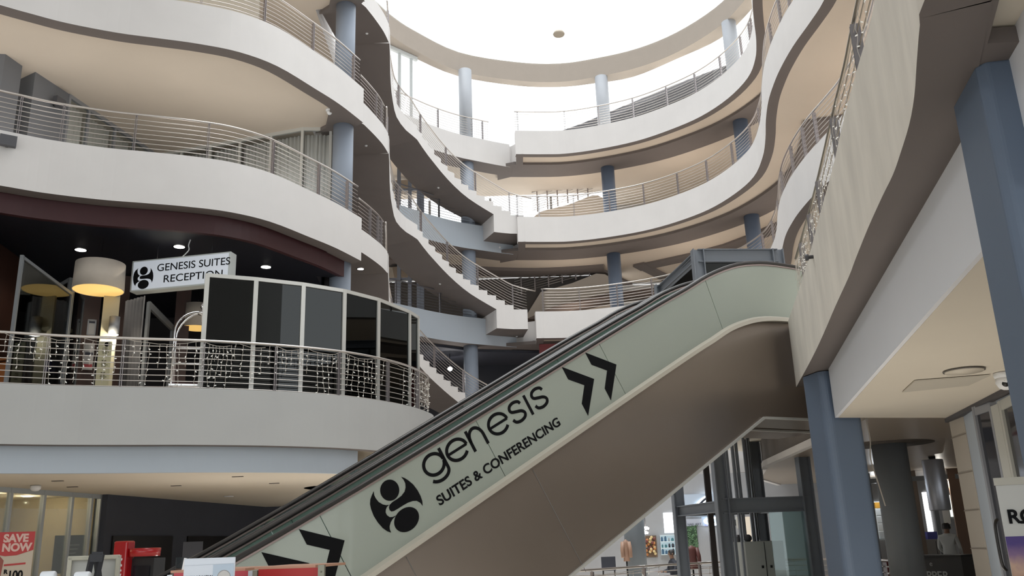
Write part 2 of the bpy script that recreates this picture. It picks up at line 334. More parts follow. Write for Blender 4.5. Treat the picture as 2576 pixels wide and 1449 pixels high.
# flat taupe soffit behind that fascia, and the pale bulkhead with the shop ceiling behind it
inner = [tuple(U(x, y, ZF)[:2]) for x, y in ((2085, 928), (2216, 700), (2417, 360))]
ux, uy = inner[2][0] - inner[0][0], inner[2][1] - inner[0][1]; bslope = ux / uy; BX = lambda y: inner[0][0] + (y - inner[0][1]) * bslope
ZB = V(2098, 1050, inner[0]).z                          # underside of the shop bulkhead
nt = [tuple(U(x, y, ZF)[:2]) for x, y in ((2572, 107), (2485, 112), (2515, 0), (2545, -110))]
sof = [(p[0] + 0.05, p[1]) for p in NEAR1 if p[1] > 1.2] + [(NEAR1[-1][0] + .02, NEAR1[-1][1] + .06), (BX(10.95) + .2, 10.95), (BX(nt[0][1]) + .2, nt[0][1])] + nt
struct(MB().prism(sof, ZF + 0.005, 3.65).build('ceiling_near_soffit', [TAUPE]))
BH = mat('bulkhead_paint', (0.80, 0.82, 0.87), 0.8, noise=0.03, nscale=1)  # bulkhead white with the blue cast of cool light mixed in
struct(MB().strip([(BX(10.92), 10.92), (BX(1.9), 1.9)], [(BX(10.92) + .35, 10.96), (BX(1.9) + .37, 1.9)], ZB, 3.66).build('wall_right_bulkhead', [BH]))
sfr = [tuple(U(x, y, ZB)[:2]) for x, y in ((2380, 1047), (2562, 962))]; SFX = lambda y: sfr[0][0] + (y - sfr[0][1]) * (sfr[1][0] - sfr[0][0]) / (sfr[1][1] - sfr[0][1])
struct(MB().prism([(BX(10.94) + .03, 10.90), (SFX(11.3) + .05, 11.3), (SFX(8.0) + .05, 8.0), (SFX(5.0) + .05, 5.0), (3.6, 1.9), (BX(1.9) + .03, 1.9)], ZB - 0.004, ZB + .15).build('ceiling_right_shop', [CREAM]))
# ------------------------------------------------------------------ round columns
def column(name, x, y, z0, z1, r=0.275, m=BLUE):
    return struct(MB().lathe((x, y, 0), [(r, z0), (r, z1)], 32).build(name, [m]))
LC = (-4.46, 21.72)
for z0, z1, nm, m in ((L1, L2 - 1.14, 'first', GREYBLUE), (L2, L3 - 0.99, 'second', BLUE), (L3, L4 - 0.99, 'third', BLUE), (L4, ROOF, 'fourth', BLUE)):
    column('column_left_%s' % nm, LC[0], LC[1], z0 - 0.01, z1, 0.275, mat('column_mid_blue', (0.30, 0.345, 0.42), 0.6, noise=0.05, nscale=2))
for i, (x, y) in enumerate(((-1.66, 32.75), (4.16, 33.7), (8.78, 29.85))):
    for z0, z1, nm in ((L1, L2 - 0.99, 'first'), (L2, L3 - 0.99, 'second'), (L3, L4 - 0.99, 'third'), (L4, ROOF, 'fourth')):
        if nm == 'first' and i == 2: continue
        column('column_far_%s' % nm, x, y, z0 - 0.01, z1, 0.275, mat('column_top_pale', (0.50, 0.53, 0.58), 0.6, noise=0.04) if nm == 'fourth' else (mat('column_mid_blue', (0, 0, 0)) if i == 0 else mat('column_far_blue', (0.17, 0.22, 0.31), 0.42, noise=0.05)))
# ------------------------------------------------------------------ roof ring, skylight, outer walls
RIN = [(-4.6, 29.4), (-4.3, 30.0), (-3.6, 31.0), (-1.9, 32.75), (0.5, 33.7), (2.4, 33.95), (4.05, 33.6), (5.7, 32.95), (7.15, 31.85), (8.4, 30.2), (9.0, 28.6), (9.4, 26.5), (9.5, 23), (9.2, 18), (8.2, 12.0), (5.9, 7.4), (2.8, 5.6), (-0.8, 6.2), (-4.2, 9.0), (-6.2, 13.5), (-7.0, 18.5), (-6.6, 23), (-5.6, 27)]  # unseen near side of the opening shaped for light on the balcony fronts
ROUT = [(-5.4, 30.0), (-4.5, 30.7), (-3.75, 31.5), (-2.0, 33.15), (0.5, 34.15), (2.4, 34.4), (3.85, 34.2), (5.55, 33.75), (7.2, 32.4), (8.7, 30.95), (9.45, 29.05), (9.9, 26.6), (10.0, 23), (9.8, 17.8), (8.8, 11.5), (6.3, 6.7), (2.9, 4.8), (-1.0, 5.4), (-4.6, 8.4), (-6.8, 13.2), (-7.6, 18.4), (-7.2, 23.2), (-6.3, 27.4)]
ri = smooth(RIN + [RIN[0]], 4); ro = smooth(ROUT + [ROUT[0]], 4)
struct(MB().strip(ri, ro, ROOF, ROOF + 0.9).build('ceiling_roof_ring', [mat('roof_soffit_paint', (0.50, 0.44, 0.385), 0.85, noise=0.04)]))
FO = [i for i, p in enumerate(ROUT)]
# flat roof over the left wing and behind the ring; the far side has only glazing up to the ring
rb = [p for p in ro if p[1] < 29.5 and p[0] < 0] ; rr = [p for p in ro if p[0] > 0 and p[1] < 23]
struct(MB().prism([(-20, 29.8), (-20, 1)] + [(0, 1)] + [p for p in reversed([q for q in ro if q[0] <= 0.01 and q[1] < 29.8])][::-1], ROOF + 0.02, ROOF + 0.6).build('ceiling_left_roof', [PLASTER]))
struct(MB().prism([(0, 1), (XW, 1), (XW, 23)] + [q for q in ro if q[0] >= -0.01 and q[1] < 23], ROOF + 0.02, ROOF + 0.6).build('ceiling_right_roof', [PLASTER]))
SKY = glass('skylight_glass', (0.97, 0.985, 0.98), 0.02)
dome = MB(); n = len(ri) - 1; cx, cy = 0.9, 19.0
for k in range(5):
    a = k / 4 * math.pi / 2; dome.v += [Vector((cx + (p[0] - cx) * math.cos(a), cy + (p[1] - cy) * math.cos(a), ROOF + 0.85 + 3.2 * math.sin(a))) for p in ri[:n]]
for k in range(4):
    for i in range(n):
        dome.f.append([k * n + i, k * n + (i + 1) % n, (k + 1) * n + (i + 1) % n, (k + 1) * n + i]); dome.m.append(0); dome.smooth.append(True)
struct(dome.build('window_skylight', [SKY]))
# glazed wall under the ring on the fourth floor
gl = [p for p in ro if p[1] > 26.8 and p[0] < 9.86]; gl.sort(key=lambda p: p[0])
g = MB()
for a, b in zip(gl, gl[1:]): g.add([(a[0], a[1] + .03, L4), (b[0], b[1] + .03, L4), (b[0], b[1] + .03, ROOF), (a[0], a[1] + .03, ROOF)], [(0, 1, 2, 3)])
struct(g.build('window_1', [SKY]))
mu = MB()
for px in (1005, 1034):
    p = px_on_path([(-6.4, 29.0), (-5.4, 29.9), (-4.45, 30.65), (-3.7, 31.45), (-2, 33.1)], ROOF, px); mu.box((p[0], p[1], (L4 + ROOF) / 2), (0.11, 0.11, ROOF - L4))
mu.bar((-4.9, 30.2, ROOF - .1), (-3.55, 31.55, ROOF - .1), .12, .16)
struct(mu.build('window_1_frame', [mat('pale_window_frame', (0.72, 0.76, 0.77), 0.5)]))
lampt = thing('skylight_lamp', 'round pale lamp hanging by thin wires in the middle of the glass roof', 'ceiling lamp', tuple(AT(1406, 88, 22.0)))
c = Vector(lampt.location)
MB().lathe(c, [(0.02, 0.14), (0.12, 0.12), (0.17, 0.03), (0.155, 0.0)], 24).build('lamp_housing', [mat('lamp_beige', (0.62, 0.55, 0.46), 0.6)], lampt)
w = MB()
for a in range(3): w.tube([c + Vector((0.08 * math.cos(a * 2.1), 0.08 * math.sin(a * 2.1), 0.12)), c + Vector((1.2 * math.cos(a * 2.1), 1.2 * math.sin(a * 2.1), 24.3 - c.z + (-1 if 1 else 0)))], 0.003, 5)
w.build('suspension_wire', [WHITE], lampt)
struct(MB().box((-1.5, 19.8, -0.1), (37, 53, 0.2)).build('floor', [FLOOR]))
WALL = mat('wall_paint', (0.50, 0.49, 0.47), 0.85, noise=0.05, nscale=0.7)
struct(MB().box((-20, 15, 4.9), (0.3, 44, 9.8)).build('wall_left', [WALL])); struct(MB().box((-20, 15, 17.2), (0.3, 44, 7.4)).build('wall_left_upper', [WALL]))
struct(MB().box((XW, 22, 4.9), (0.3, 42, 9.8)).build('wall_right', [WALL]))
def window_band(n_, a, b, z0, z1):
    a = Vector(a); b = Vector(b); m = MB(); d = b - a; L = d.length; k = int(L / 2.4)
    for i in range(k + 1): q = a + d * (i / k); m.box((q.x, q.y, (z0 + z1) / 2), (.1, .1, z1 - z0))
    m.bar((a.x, a.y, z0 + .05), (b.x, b.y, z0 + .05), .1, .1); struct(m.build('window_%d_frame' % n_, [ALUG])); mb = MB(); mb.add([(a.x, a.y, z0), (b.x, b.y, z0), (b.x, b.y, z1), (a.x, a.y, z1)], [(0, 1, 2, 3)]); struct(mb.build('window_%d' % n_, [SKY]))
window_band(11, (XW, 13.4, 0), (XW, YB, 0), L2, L3 - 1); window_band(12, (XW, 13.4, 0), (XW, YB, 0), L3, L4 - 1); window_band(13, (XW, 13.4, 0), (XW, YB, 0), L4, ROOF)  # unseen side windows added to brighten the far gallery ceilings
window_band(15, (-9, 36.6, 0), (4.6, 36.6, 0), L3 + .1, L4 - 1); window_band(14, (-20, 8, 0), (-20, 30, 0), L2, L3 - 1)  # the left wall band is unseen, added to brighten the left ceiling
struct(MB().box((-1.5, -6.5, 15.2), (38, 0.3, 12.4)).build('wall_back', [WALL]))
m2 = MB()
for k in range(11): m2.box((-19.5 + 3.6 * k, -6.5, 4.5), (0.12, 0.12, 9.0))
m2.box((-1.5, -6.5, 3.0), (38, 0.1, 0.12)); m2.box((-1.5, -6.5, 6.0), (38, 0.1, 0.12))
struct(m2.build('window_2_frame', [ALUG])); struct(MB().box((-1.5, -6.5, 4.5), (37, 0.012, 9)).build('window_2', [SKY]))  # unseen glazing added behind the camera to let fill light in
struct(MB().box((-1.5, -3, ROOF + 0.5), (38, 8, 0.3)).build('ceiling_back', [PLASTER]))
for a, b, nm in ((0, L3 - 1, 'lower'), (L3 - 0.9, L3 + 0.1, 'mid')):
    struct(MB().box((10.8, YB, (a + b) / 2), (12.3, 0.3, b - a)).build('wall_far_%s' % nm, [WALL])); struct(MB().box((-2.1, 36.7, (a + b) / 2), (13.7, 0.2, b - a)).build('wall_far_left_%s' % nm, [WALL]))
struct(MB().box((10.8, YB, L3 + 1.6), (12.3, 0.3, 3.2)).build('wall_far_third', [WALL]))

# ------------------------------------------------------------------ railings
def railing(name, path, z, label, posts=None, gap=1.45, h=0.95, nb=8, back=0.14, group=None, m=STEEL, mp=STEELP, start=0.0, side=1, zs=None, ext=True, bar_r=0.009, cat='railing', pz=0.0, hr=0.026):
    """handrail, posts and thin bars along a plan path; z constant, or zs(t) gives the height along the path"""
    P = offset(path, back * side) if back else list(path)
    P3 = [Vector((p[0], p[1], (zs(i) if zs else z))) for i, p in enumerate(P)]
    t = thing(name, label, 'railing' if cat is None else cat, tuple(P3[len(P3) // 2]), group)
    up = Vector((0, 0, 1))
    MB().tube([p + up * h for p in P3], hr, 8).build('handrail', [m], t)
    for k in range(nb):
        hh = 0.06 + (h - 0.19) * k / (nb - 1)
        MB().tube([p + up * hh for p in P3], bar_r, 5).build('bar', [m], t)
    if posts is None:
        pts = resample(P3, gap)
    else:
        pts = []
        for px in posts:
            q = px_on_path(P, z + pz, px)
            if q: pts.append(Vector((q[0], q[1], z)))
    mesh = None
    for q in pts:
        j = min(range(len(P3)), key=lambda i: (P3[i].xy - q.xy).length); a = P3[max(j - 1, 0)]; b = P3[min(j + 1, len(P3) - 1)]
        d = (b - a); d.z = 0; d.normalize(); nrm = Vector((-d.y, d.x, 0))
        mb = MB(); 
        for s in (-1, 1): mb.box(q + d * (0.016 * s) + up * (h / 2 - 0.03), (0.010, 0.075, h - 0.02), d, nrm)
        mb.tube([q + up * (h - 0.06), q + up * (h + 0.0)], 0.009, 6)
        mb.build('post', [mp], t)
    return t
railing('balcony_railing', [p for p in LEFT if p[1] > 13], L2, 'steel railing on the second-floor balcony above the reception sign', posts=[42, 150, 335, 520, 684, 800, 872])
railing('balcony_railing', [p for p in LEFT if p[1] > 13], L3, 'steel railing on the topmost visible curved balcony above the curtained rooms', posts=[333, 505, 664, 786, 888])
railing('landing_railing', KNUCK, L2, 'short curved steel railing beside the round column, level with the curtained rooms', posts=[930, 950, 958], gap=0.8)
railing('landing_railing', KNUCK, L3, 'short curved steel railing beside the round column, one storey above the curtained rooms', posts=[945, 958], gap=0.8)
railing('balcony_railing', [p for p in FAR if p[0] > 0.9 or p[1] < 30], L2, 'long steel railing on the far balcony just above the top of the escalator', posts=[1367, 1460, 1555, 1643, 1740, 1830, 1925, 1950, 1966, 1975, 2000, 2030, 2060])
railing('balcony_railing', FAR, L3, 'long steel railing on the middle far balcony of the curved atrium', posts=[1302, 1357, 1445, 1535, 1622, 1708, 1782, 1846, 1892, 1915, 1925, 1945, 1968, 1990])
railing('balcony_railing', FAR4, L4, 'long steel railing on the uppermost far balcony in front of the bright windows', posts=[1303, 1422, 1508, 1595, 1680, 1752, 1816, 1868, 1890, 1895, 1905])
DK = mat('dark_steel', (0.16, 0.155, 0.17), 0.45, metal=0.6)
bk = [p for p in BACK if p[0] < -0.6]
railing('gallery_railing', bk, L2, 'dark steel railing behind the lower curved stair', gap=2.1, m=DK, mp=DK)
railing('gallery_railing', bk, L3, 'dark steel railing behind the middle curved stair', gap=2.1, m=DK, mp=DK)
railing('gallery_railing', bk, L4, 'pale steel railing on the uppermost gallery behind the top curved stair', gap=2.1)
railing('near_railing', [p for p in NEAR1 if p[1] > 2.4], L1, 'broad-posted steel railing with icicle lights on the balcony at the escalator top', posts=[2148, 2095, 2058, 2036, 2015, 1991], back=-0.22, bar_r=0.006, pz=.95, nb=7, hr=.018, m=mat('warm_steel', (.50, .45, .38), .35, metal=1.0), mp=mat('dark_post', (.20, .185, .19), .5, metal=.4))  # near posts in a darker steel than the other railings
railing('reception_railing', LEFT1, L1, 'steel railing with icicle lights in front of the reception', posts=[108, 302, 506, 690, 850, 975, 1050], back=0.12)

# ------------------------------------------------------------------ curved stairs between the wings
RISE = 0.1652
SE = smooth([(0.55, 31.95), (0.03, 31.88), (-0.29, 31.77), (-0.61, 31.63), (-0.93, 31.48), (-1.24, 31.33), (-1.54, 31.15), (-1.8, 30.95), (-2.04, 30.7), (-2.27, 30.4), (-2.49, 30.05), (-2.7, 29.65), (-2.9, 29.28), (-3.07, 28.95), (-3.22, 28.65)], 1)
LAND = [(-3.37, 28.3), (-3.53, 27.9), (-3.65, 27.4), (-3.72, 26.9)]
UPP = [(-3.75, 26.58), (-3.76, 26.26), (-3.76, 25.94), (-3.74, 25.62), (-3.71, 25.3), (-3.67, 24.98), (-3.63, 24.66), (-3.6, 24.34)]
def stair(zb, label, zl, ext=(), rlabel=''):
    """stepped flight, half landing and upper flight; solid with a taupe underside, white sides"""
    path = list(ext) + SE + LAND + UPP; ns = len(ext) + len(SE); nl = len(LAND)
    ex = 1.5; out = offset(path, -ex)
    t = thing('curved_staircase', label, 'staircase', (SE[0][0], SE[0][1], zb))
    tz = []; z = zb
    for i in range(len(path) - 1):
        if i == 0: z = zb + RISE
        elif i < ns: z += RISE if i < ns - 0 else 0
        elif i < ns + nl - 1: z = z
        else: z += (zl - (zb + RISE * ns)) / (len(UPP))
        tz.append(min(z, zl))
    nos = [zb] + tz                                     # height at each node
    # underside heights
    bz = []
    for i, p in enumerate(path):
        if i <= 3: b = zb - 0.60
        elif i < ns: b = zb + RISE * (i + 0.3) - 0.42
        elif i < ns + nl: b = zb + RISE * ns - 0.52
        else: b = nos[i] - 0.60
        bz.append(b)
    m = MB()
    for i in range(len(path) - 1):
        b0, b1 = (bz[i], bz[i + 1]) if i != 3 else (zb + RISE * 3.3 - 0.42, bz[4])
        if i == 2: b1 = bz[2]
        A = [path[i], path[i + 1]]; B = [out[i], out[i + 1]]
        m.strip(A, B, [b0, b1], tz[i], 0, 1, 0, 0)
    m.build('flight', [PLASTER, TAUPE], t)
    n = len(path)
    # inner railing follows the nosing line
    hts = [zb + RISE * min(i, ns) if i < ns else (zb + RISE * ns if i < ns + nl - 1 else nos[i]) for i in range(n)]
    rt = thing('stair_railing', rlabel, 'railing', (SE[0][0], SE[0][1], zb))
    inn = offset(path, -0.08); P3 = [Vector((p[0], p[1], h)) for p, h in zip(inn, hts)]
    P3 = [Vector(p) for p in smooth([tuple(p) for p in P3], 2)]; up = Vector((0, 0, 1))
    MB().tube([P3[0] + Vector((0.35, 0.02, 0.9))] + [p + up * 0.98 for p in P3], 0.026, 8).build('handrail', [STEEL], rt)
    for k in range(8): MB().tube([p + up * (0.12 + 0.76 * k / 7) for p in P3], 0.009, 5).build('bar', [STEEL], rt)
    for i in range(1, n, 4):
        q = Vector((inn[i][0], inn[i][1], hts[i])); d = Vector((path[min(i + 1, n - 1)][0] - path[i - 1][0], path[min(i + 1, n - 1)][1] - path[i - 1][1], 0)).normalized(); mb = MB()
        for s in (-1, 1): mb.box(q + d * (0.016 * s) + up * 0.47, (0.010, 0.075, 0.98), d, Vector((-d.y, d.x, 0)))
        mb.build('post', [STEELP], rt)
    return t
stair(L3, 'top curved white stair with taupe underside, rising to the uppermost landing', L4, (), 'steel railing on the top curved stair')
stair(L2, 'middle curved white stair with taupe underside, ending above the escalator', L3, (), 'steel railing on the middle curved stair')
stair(L1, 'lowest curved white stair, coming down beside the dark reception glass', L2, [(2.45, 32.5), (2.15, 32.4), (1.83, 32.3), (1.5, 32.2), (1.18, 32.1), (0.86, 32.02)], 'steel railing on the lowest curved stair beside the reception glass')

# unseen fill lamps added on the walkway floors to brighten the ceilings above
def fill_lamps(path, off, z, n, e, color, side=1):
    P = resample([Vector((p[0], p[1], 0)) for p in offset(path, off * side)], .25)
    for k in range(n):
        q = P[int((k + .5) / n * (len(P) - 1))]; sun_lamp('gallery_fill', (q.x, q.y, z + .25), e, color, 1.2, (math.pi, 0, 0))
WU = (1.0, 0.885, 0.78)
fill_lamps([p for p in FAR if p[1] > 16], 2.6, L3, 5, 28, WU); fill_lamps([p for p in FAR if p[1] > 16], 2.6, L2, 5, 26, WU); fill_lamps([p for p in FAR if p[1] > 22], 3.0, L1, 3, 30, WU)
fill_lamps([p for p in BACK if p[0] < 0], 2.6, L3, 1, 30, WU); fill_lamps([p for p in BACK if p[0] < 0], 2.6, L2, 1, 30, WU)
fill_lamps([p for p in LEFT if p[1] > 14], 1.6, L2, 4, 17, (1, .98, .93)); fill_lamps([p for p in LEFT if p[1] > 14], 1.6, L3, 4, 16, (1, .98, .93))
sun_lamp('corridor_fill', (3.4, 7.0, .3), 16, (1, .93, .82), .6, (math.pi, 0, 0)); sun_lamp('corridor_fill', (4.1, 9.6, .3), 14, (1, .93, .82), .6, (math.pi, 0, 0))  # added fill lamps, out of view, for the shop ceiling and bulkhead
sun_lamp('soffit_fill', (-6.2, 18.0, .25), 20, (1, .93, .85), .8, (math.pi, 0, 0)); sun_lamp('soffit_fill', (-3.8, 18.8, .25), 16, (1, .93, .85), .8, (math.pi, 0, 0))  # added fill lamps, out of view, for the soffit under the reception
# ------------------------------------------------------------------ escalators
IA = math.radians(29.94); CA, SA = math.cos(IA), math.sin(IA)
def EP(s, z, off=0.0): return Vector((ET.x + DV.x * s + NV.x * off, ET.y + DV.y * s + NV.y * off, z))
def EUV(u, v, off=0.0): return EP(u * CA - v * SA, u * SA + v * CA, off)
HAND = smooth([(-10.7, 0.62), (-10.95, 0.78), (-10.7, 0.95), (-9.4, 0.97), (-8.9, 1.03), (-8.45, 1.17), (-6.54, 2.19), (-3.35, 4.03), (-2.4, 4.57), (-1.9, 4.84), (-1.48, 5.08), (-1.01, 5.28), (-0.6, 5.38), (-0.1, 5.43), (0.9, 5.43), (1.5, 5.42), (1.85, 5.3), (1.9, 5.1), (1.7, 4.95)], 3)
def zin(curve, s):
    for a, b in zip(curve, curve[1:]):
        if a[0] <= s <= b[0] and b[0] > a[0]: return a[1] + (b[1] - a[1]) * (s - a[0]) / (b[0] - a[0])
    return curve[-1][1]
TRIM = smooth([(-10.6, 0.08), (-9.3, 0.09), (-8.75, 0.13), (-8.3, 0.31), (-5.89, 1.70), (-2.88, 3.44), (-1.9, 4.0), (-1.55, 4.19), (-1.21, 4.38), (-0.9, 4.5), (-0.59, 4.58), (-0.2, 4.62), (0.4, 4.63), (1.7, 4.63)], 3)
HTOP = [p for p in HAND if -10.6 < p[0]]; HMONO = []
for p in HTOP:
    if p[1] > 0.9 and (not HMONO or p[0] > HMONO[-1][0]) and p[0] < 1.6: HMONO.append(p)
SOFF = [(-10.6, -0.4), (-6.8, -0.4), (-3.99, 1.23), (-0.69, 3.14), (0.2, 3.15), (1.7, 3.15)]
FROST = mat('frosted_panel_glass', (0.36, 0.395, 0.345), 0.22, noise=0.04, nscale=0.5, coat=0.3)
BRONZE = mat('brown_steel_cladding', (0.35, 0.295, 0.255), 0.34, metal=0.75, noise=0.12, nscale=0.8, stretch=(1, 1, 1))
TRIMM = mat('cream_steel_trim', (0.62, 0.58, 0.50), 0.4, metal=0.4)
GREENG = glass('green_balustrade_glass', (0.50, 0.66, 0.60), 0.10, milky=0.35, milk=(0.36, 0.50, 0.44))
GREYG = glass('grey_balustrade_glass', (0.52, 0.58, 0.56), 0.10, milky=0.35, milk=(0.36, 0.38, 0.38))
def balustrade(t, off, gm, seams, first_only=False):
    cuts = [-10.3] + seams + [1.4]
    for a, b in zip(cuts, cuts[1:]):
        m = MB(); n = max(2, int((b - a) / 0.18)); lo, hi = [], []
        for k in range(n + 1):
            s = a + 0.004 + (b - a - 0.008) * k / n
            w = 1.0 if -7.9 < s < -2.0 else (max(0, (-s) / 2.0) if s >= -2.0 else max(0, (s + 10.3) / 2.4)); w = min(1, w)
            st = s - 0.372 * w
            lo.append((s, zin(TRIM, s) - 0.01)); hi.append((st, zin(HMONO, st) - 0.02))
        for (s0, z0), (s1, z1), (t0, y0), (t1, y1) in zip(lo, lo[1:], hi, hi[1:]):
            for o in (0,):
                m.add([EP(s0, z0, off), EP(s1, z1, off), EP(t1, y1, off), EP(t0, y0, off), EP(s0, z0, off + .012), EP(s1, z1, off + .012), EP(t1, y1, off + .012), EP(t0, y0, off + .012)],
                      [(0, 1, 2, 3), (7, 6, 5, 4), (3, 2, 6, 7), (0, 4, 5, 1)])
        m.add([EP(*lo[0], off), EP(*hi[0], off), EP(*hi[0], off + .012), EP(*lo[0], off + .012)], [(0, 1, 2, 3)])
        m.add([EP(*lo[-1], off), EP(*hi[-1], off), EP(*hi[-1], off + .012), EP(*lo[-1], off + .012)], [(0, 1, 2, 3)])
        m.build('balustrade_panel', [gm], t)
def handrail(t, off):
    m = MB(); P = [EP(s, z, off + 0.006) for s, z in HAND]; n = 10; rings = []
    o = len(m.v); pr = None
    for i, p in enumerate(P):
        d = (P[min(i + 1, len(P) - 1)] - P[max(i - 1, 0)]).normalized(); u = NV.cross(d).normalized()
        if u.z < 0 and i > 6 and i < len(P) - 8: u = -u
        u = NV.cross(d).normalized() * -1
        m.v += [p + NV * (0.042 * math.cos(2 * math.pi * k / n)) + u * (0.030 * math.sin(2 * math.pi * k / n)) for k in range(n)]
    for i in range(len(P) - 1):
        for k in range(n): m.f.append([o + i * n + k, o + i * n + (k + 1) % n, o + (i + 1) * n + (k + 1) % n, o + (i + 1) * n + k]); m.m.append(0); m.smooth.append(True)
    h = m.build('handrail', [mat('handrail_rubber', (0.02, 0.017, 0.016), 0.32)], t)
    g = MB()
    Q = [(s, z) for s, z in HMONO]
    for (s0, z0), (s1, z1) in zip(Q, Q[1:]): g.bar(EP(s0, z0 - 0.036, off + .006), EP(s1, z1 - 0.036, off + .006), 0.05, 0.018)
    g.build('handrail_guide', [mat('guide_steel', (0.34, 0.27, 0.25), 0.4, metal=0.8)], t)
def escalator(o0, o1, label, gm_near, gm_far, near_side):
    t = thing('escalator', label, 'escalator', EP(-4.5, 2.2, (o0 + o1) / 2))
    # truss body: side faces from trim to soffit, clad in brown metal
    S = sorted(set([p[0] for p in TRIM] + [p[0] for p in SOFF])); m = MB()
    for a, b in zip(S, S[1:]):
        if b - a < 1e-4: continue
        za, zb_, sa, sb = zin(TRIM, a) - .075, zin(TRIM, b) - .075, zin(SOFF, a), zin(SOFF, b)
        vs = [EP(a, sa, o0 + .03), EP(b, sb, o0 + .03), EP(b, zb_, o0 + .03), EP(a, za, o0 + .03), EP(a, sa, o1 - .03), EP(b, sb, o1 - .03), EP(b, zb_, o1 - .03), EP(a, za, o1 - .03)]
        m.add(vs, [(0, 1, 2, 3), (5, 4, 7, 6), (0, 4, 5, 1)], 0)
        m.add([vs[3], vs[2], vs[6], vs[7]], [(0, 1, 2, 3)], 1)
    m.build('cladding', [BRONZE, BLACK], t)
    for off in (o0, o1):
        tm = MB(); sgn = -1 if off == o0 else 1
        for a, b in zip(TRIM, TRIM[1:]):
            q = off + sgn * 0.07
            vs = [EP(a[0], a[1] - .085, off), EP(b[0], b[1] - .085, off), EP(b[0], b[1], off), EP(a[0], a[1], off), EP(a[0], a[1] - .085, q), EP(b[0], b[1] - .085, q), EP(b[0], b[1] - .03, q), EP(a[0], a[1] - .03, q)]
            tm.add(vs, [(4, 5, 6, 7), (7, 6, 2, 3), (0, 1, 5, 4)])
        tm.build('deck_trim', [TRIMM], t)
    lip = MB()
    for a, b in zip(SOFF[1:], SOFF[2:]): lip.bar(EP(a[0], a[1], o0 + .02), EP(b[0], b[1], o0 + .02), 0.05, 0.03)
    lip.build('soffit_edge_strip', [ALU], t)
    balustrade(t, o0, gm_near, [-7.8 - .83, -8.63 + 1.73, -5.17, -3.44, -1.71] if False else [-8.3, -6.57, -4.81, -3.05, -1.3], near_side)
    balustrade(t, o1 - .012, gm_far, [-8.3, -6.57, -4.81, -3.05, -1.3])
    handrail(t, o0); handrail(t, o1 - .012)
    st = MB(); k = 0; s = -9.0
    while s < -1.0:
        z = zin(TRIM, s) - 0.16; st.add([EP(s, z - .2, o0 + .12), EP(s + .4, z - .2, o0 + .12), EP(s + .4, z, o0 + .12), EP(s, z, o0 + .12), EP(s, z - .2, o1 - .12), EP(s + .4, z - .2, o1 - .12), EP(s + .4, z, o1 - .12), EP(s, z, o1 - .12)], [(0, 1, 2, 3), (4, 7, 6, 5), (3, 2, 6, 7), (0, 3, 7, 4), (0, 4, 5, 1), (1, 5, 6, 2)])
        s += 0.4
    st.build('step_band', [mat('step_metal', (0.12, 0.12, 0.125), 0.45, metal=0.7)], t)
    return t
ESC = escalator(0.0, 0.99, 'escalator with pale green printed side panel and brown metal underside', FROST, GREENG, True)
escalator(1.15, 2.1, 'second escalator, running behind the printed one with plain glass sides', GREENG, GREYG, False)
# panel seams on the cladding
sm = MB()
for u in (-6.2, -4.45, -2.65): sm.add([EUV(u, 4.3 - .0, .026), EUV(u + .008, 4.3, .026), EUV(u + .008 + 0.0, 2.98, .026), EUV(u, 2.98, .026)], [(0, 1, 2, 3)])
sm.build('cladding_seam', [mat('seam_line', (0.2, 0.19, 0.18), 0.5)], ESC)

# printed lettering: flat vinyl shapes a few millimetres proud of the panel
def vinyl(name, polys, parent, frame, m=BLACKP, thick=0.003):
    """polys: lists of (u,v); frame(u,v,h) -> world"""
    mb = MB()
    for P in polys:
        co = [(u, v) for u, v in P]; tri = [list(t) for t in tessellate_polygon([[Vector((u, v, 0)) for u, v in co]])]
        mb.add([frame(u, v, thick) for u, v in co], tri)
        n = len(co); mb.add([frame(u, v, 0) for u, v in co] + [frame(u, v, thick) for u, v in co], [(i, (i + 1) % n, n + (i + 1) % n, n + i) for i in range(n)])
    return mb.build(name, [m], parent)
def stroke(pts, w):
    L, R = [], []
    for i, p in enumerate(pts):
        a = pts[max(i - 1, 0)]; b = pts[min(i + 1, len(pts) - 1)]; d = Vector((b[0] - a[0], b[1] - a[1])).normalized(); nn = Vector((-d.y, d.x)) * (w / 2)
        L.append((p[0] + nn.x, p[1] + nn.y)); R.append((p[0] - nn.x, p[1] - nn.y))
    return L + R[::-1]
def arc(cx, cy, rx, ry, a0, a1, n=20): return [(cx + rx * math.cos(math.radians(a0 + (a1 - a0) * k / n)), cy + ry * math.sin(math.radians(a0 + (a1 - a0) * k / n))) for k in range(n + 1)]
SW = 0.036
def glyph(ch):
    h = 0.255; r = h / 2 - SW / 2
    if ch == 'g': return [stroke(arc(.143, h / 2, .125, r, 0, 352, 40), SW), stroke([(.277, h - .005), (.277, .03)] + arc(.152, .02, .125, .082, 0, -150, 16), SW)]
    if ch == 'e': return [stroke([(.02, h / 2), (.285, h / 2)], SW * .82), stroke(arc(.15, h / 2, .132, r, 0, 322, 40), SW)]
    if ch == 'n': return [stroke([(.02, 0), (.02, h - .004)], SW), stroke([(.02, .10)] + arc(.115, .118, .092, .118, 172, 0, 18) + [(.207, 0)], SW)]
    if ch == 's': return [stroke(smooth([(.205, .192), (.19, .222), (.15, .238), (.105, .24), (.06, .225), (.036, .19), (.05, .155), (.11, .133), (.175, .112), (.208, .075), (.19, .036), (.14, .017), (.09, .017), (.045, .033), (.022, .07)], 4), SW)]
    if ch == 'i': return [[(0, 0), (SW, 0), (SW, h - .005), (0, h - .005)]]
word = []
for ch, u in (('g', -3.855), ('e', -3.54), ('n', -3.22), ('e', -2.935), ('s', -2.612), ('i', -2.335), ('s', -2.258)):
    for P in glyph(ch): word.append([(x + u, y + 4.828) for x, y in P])
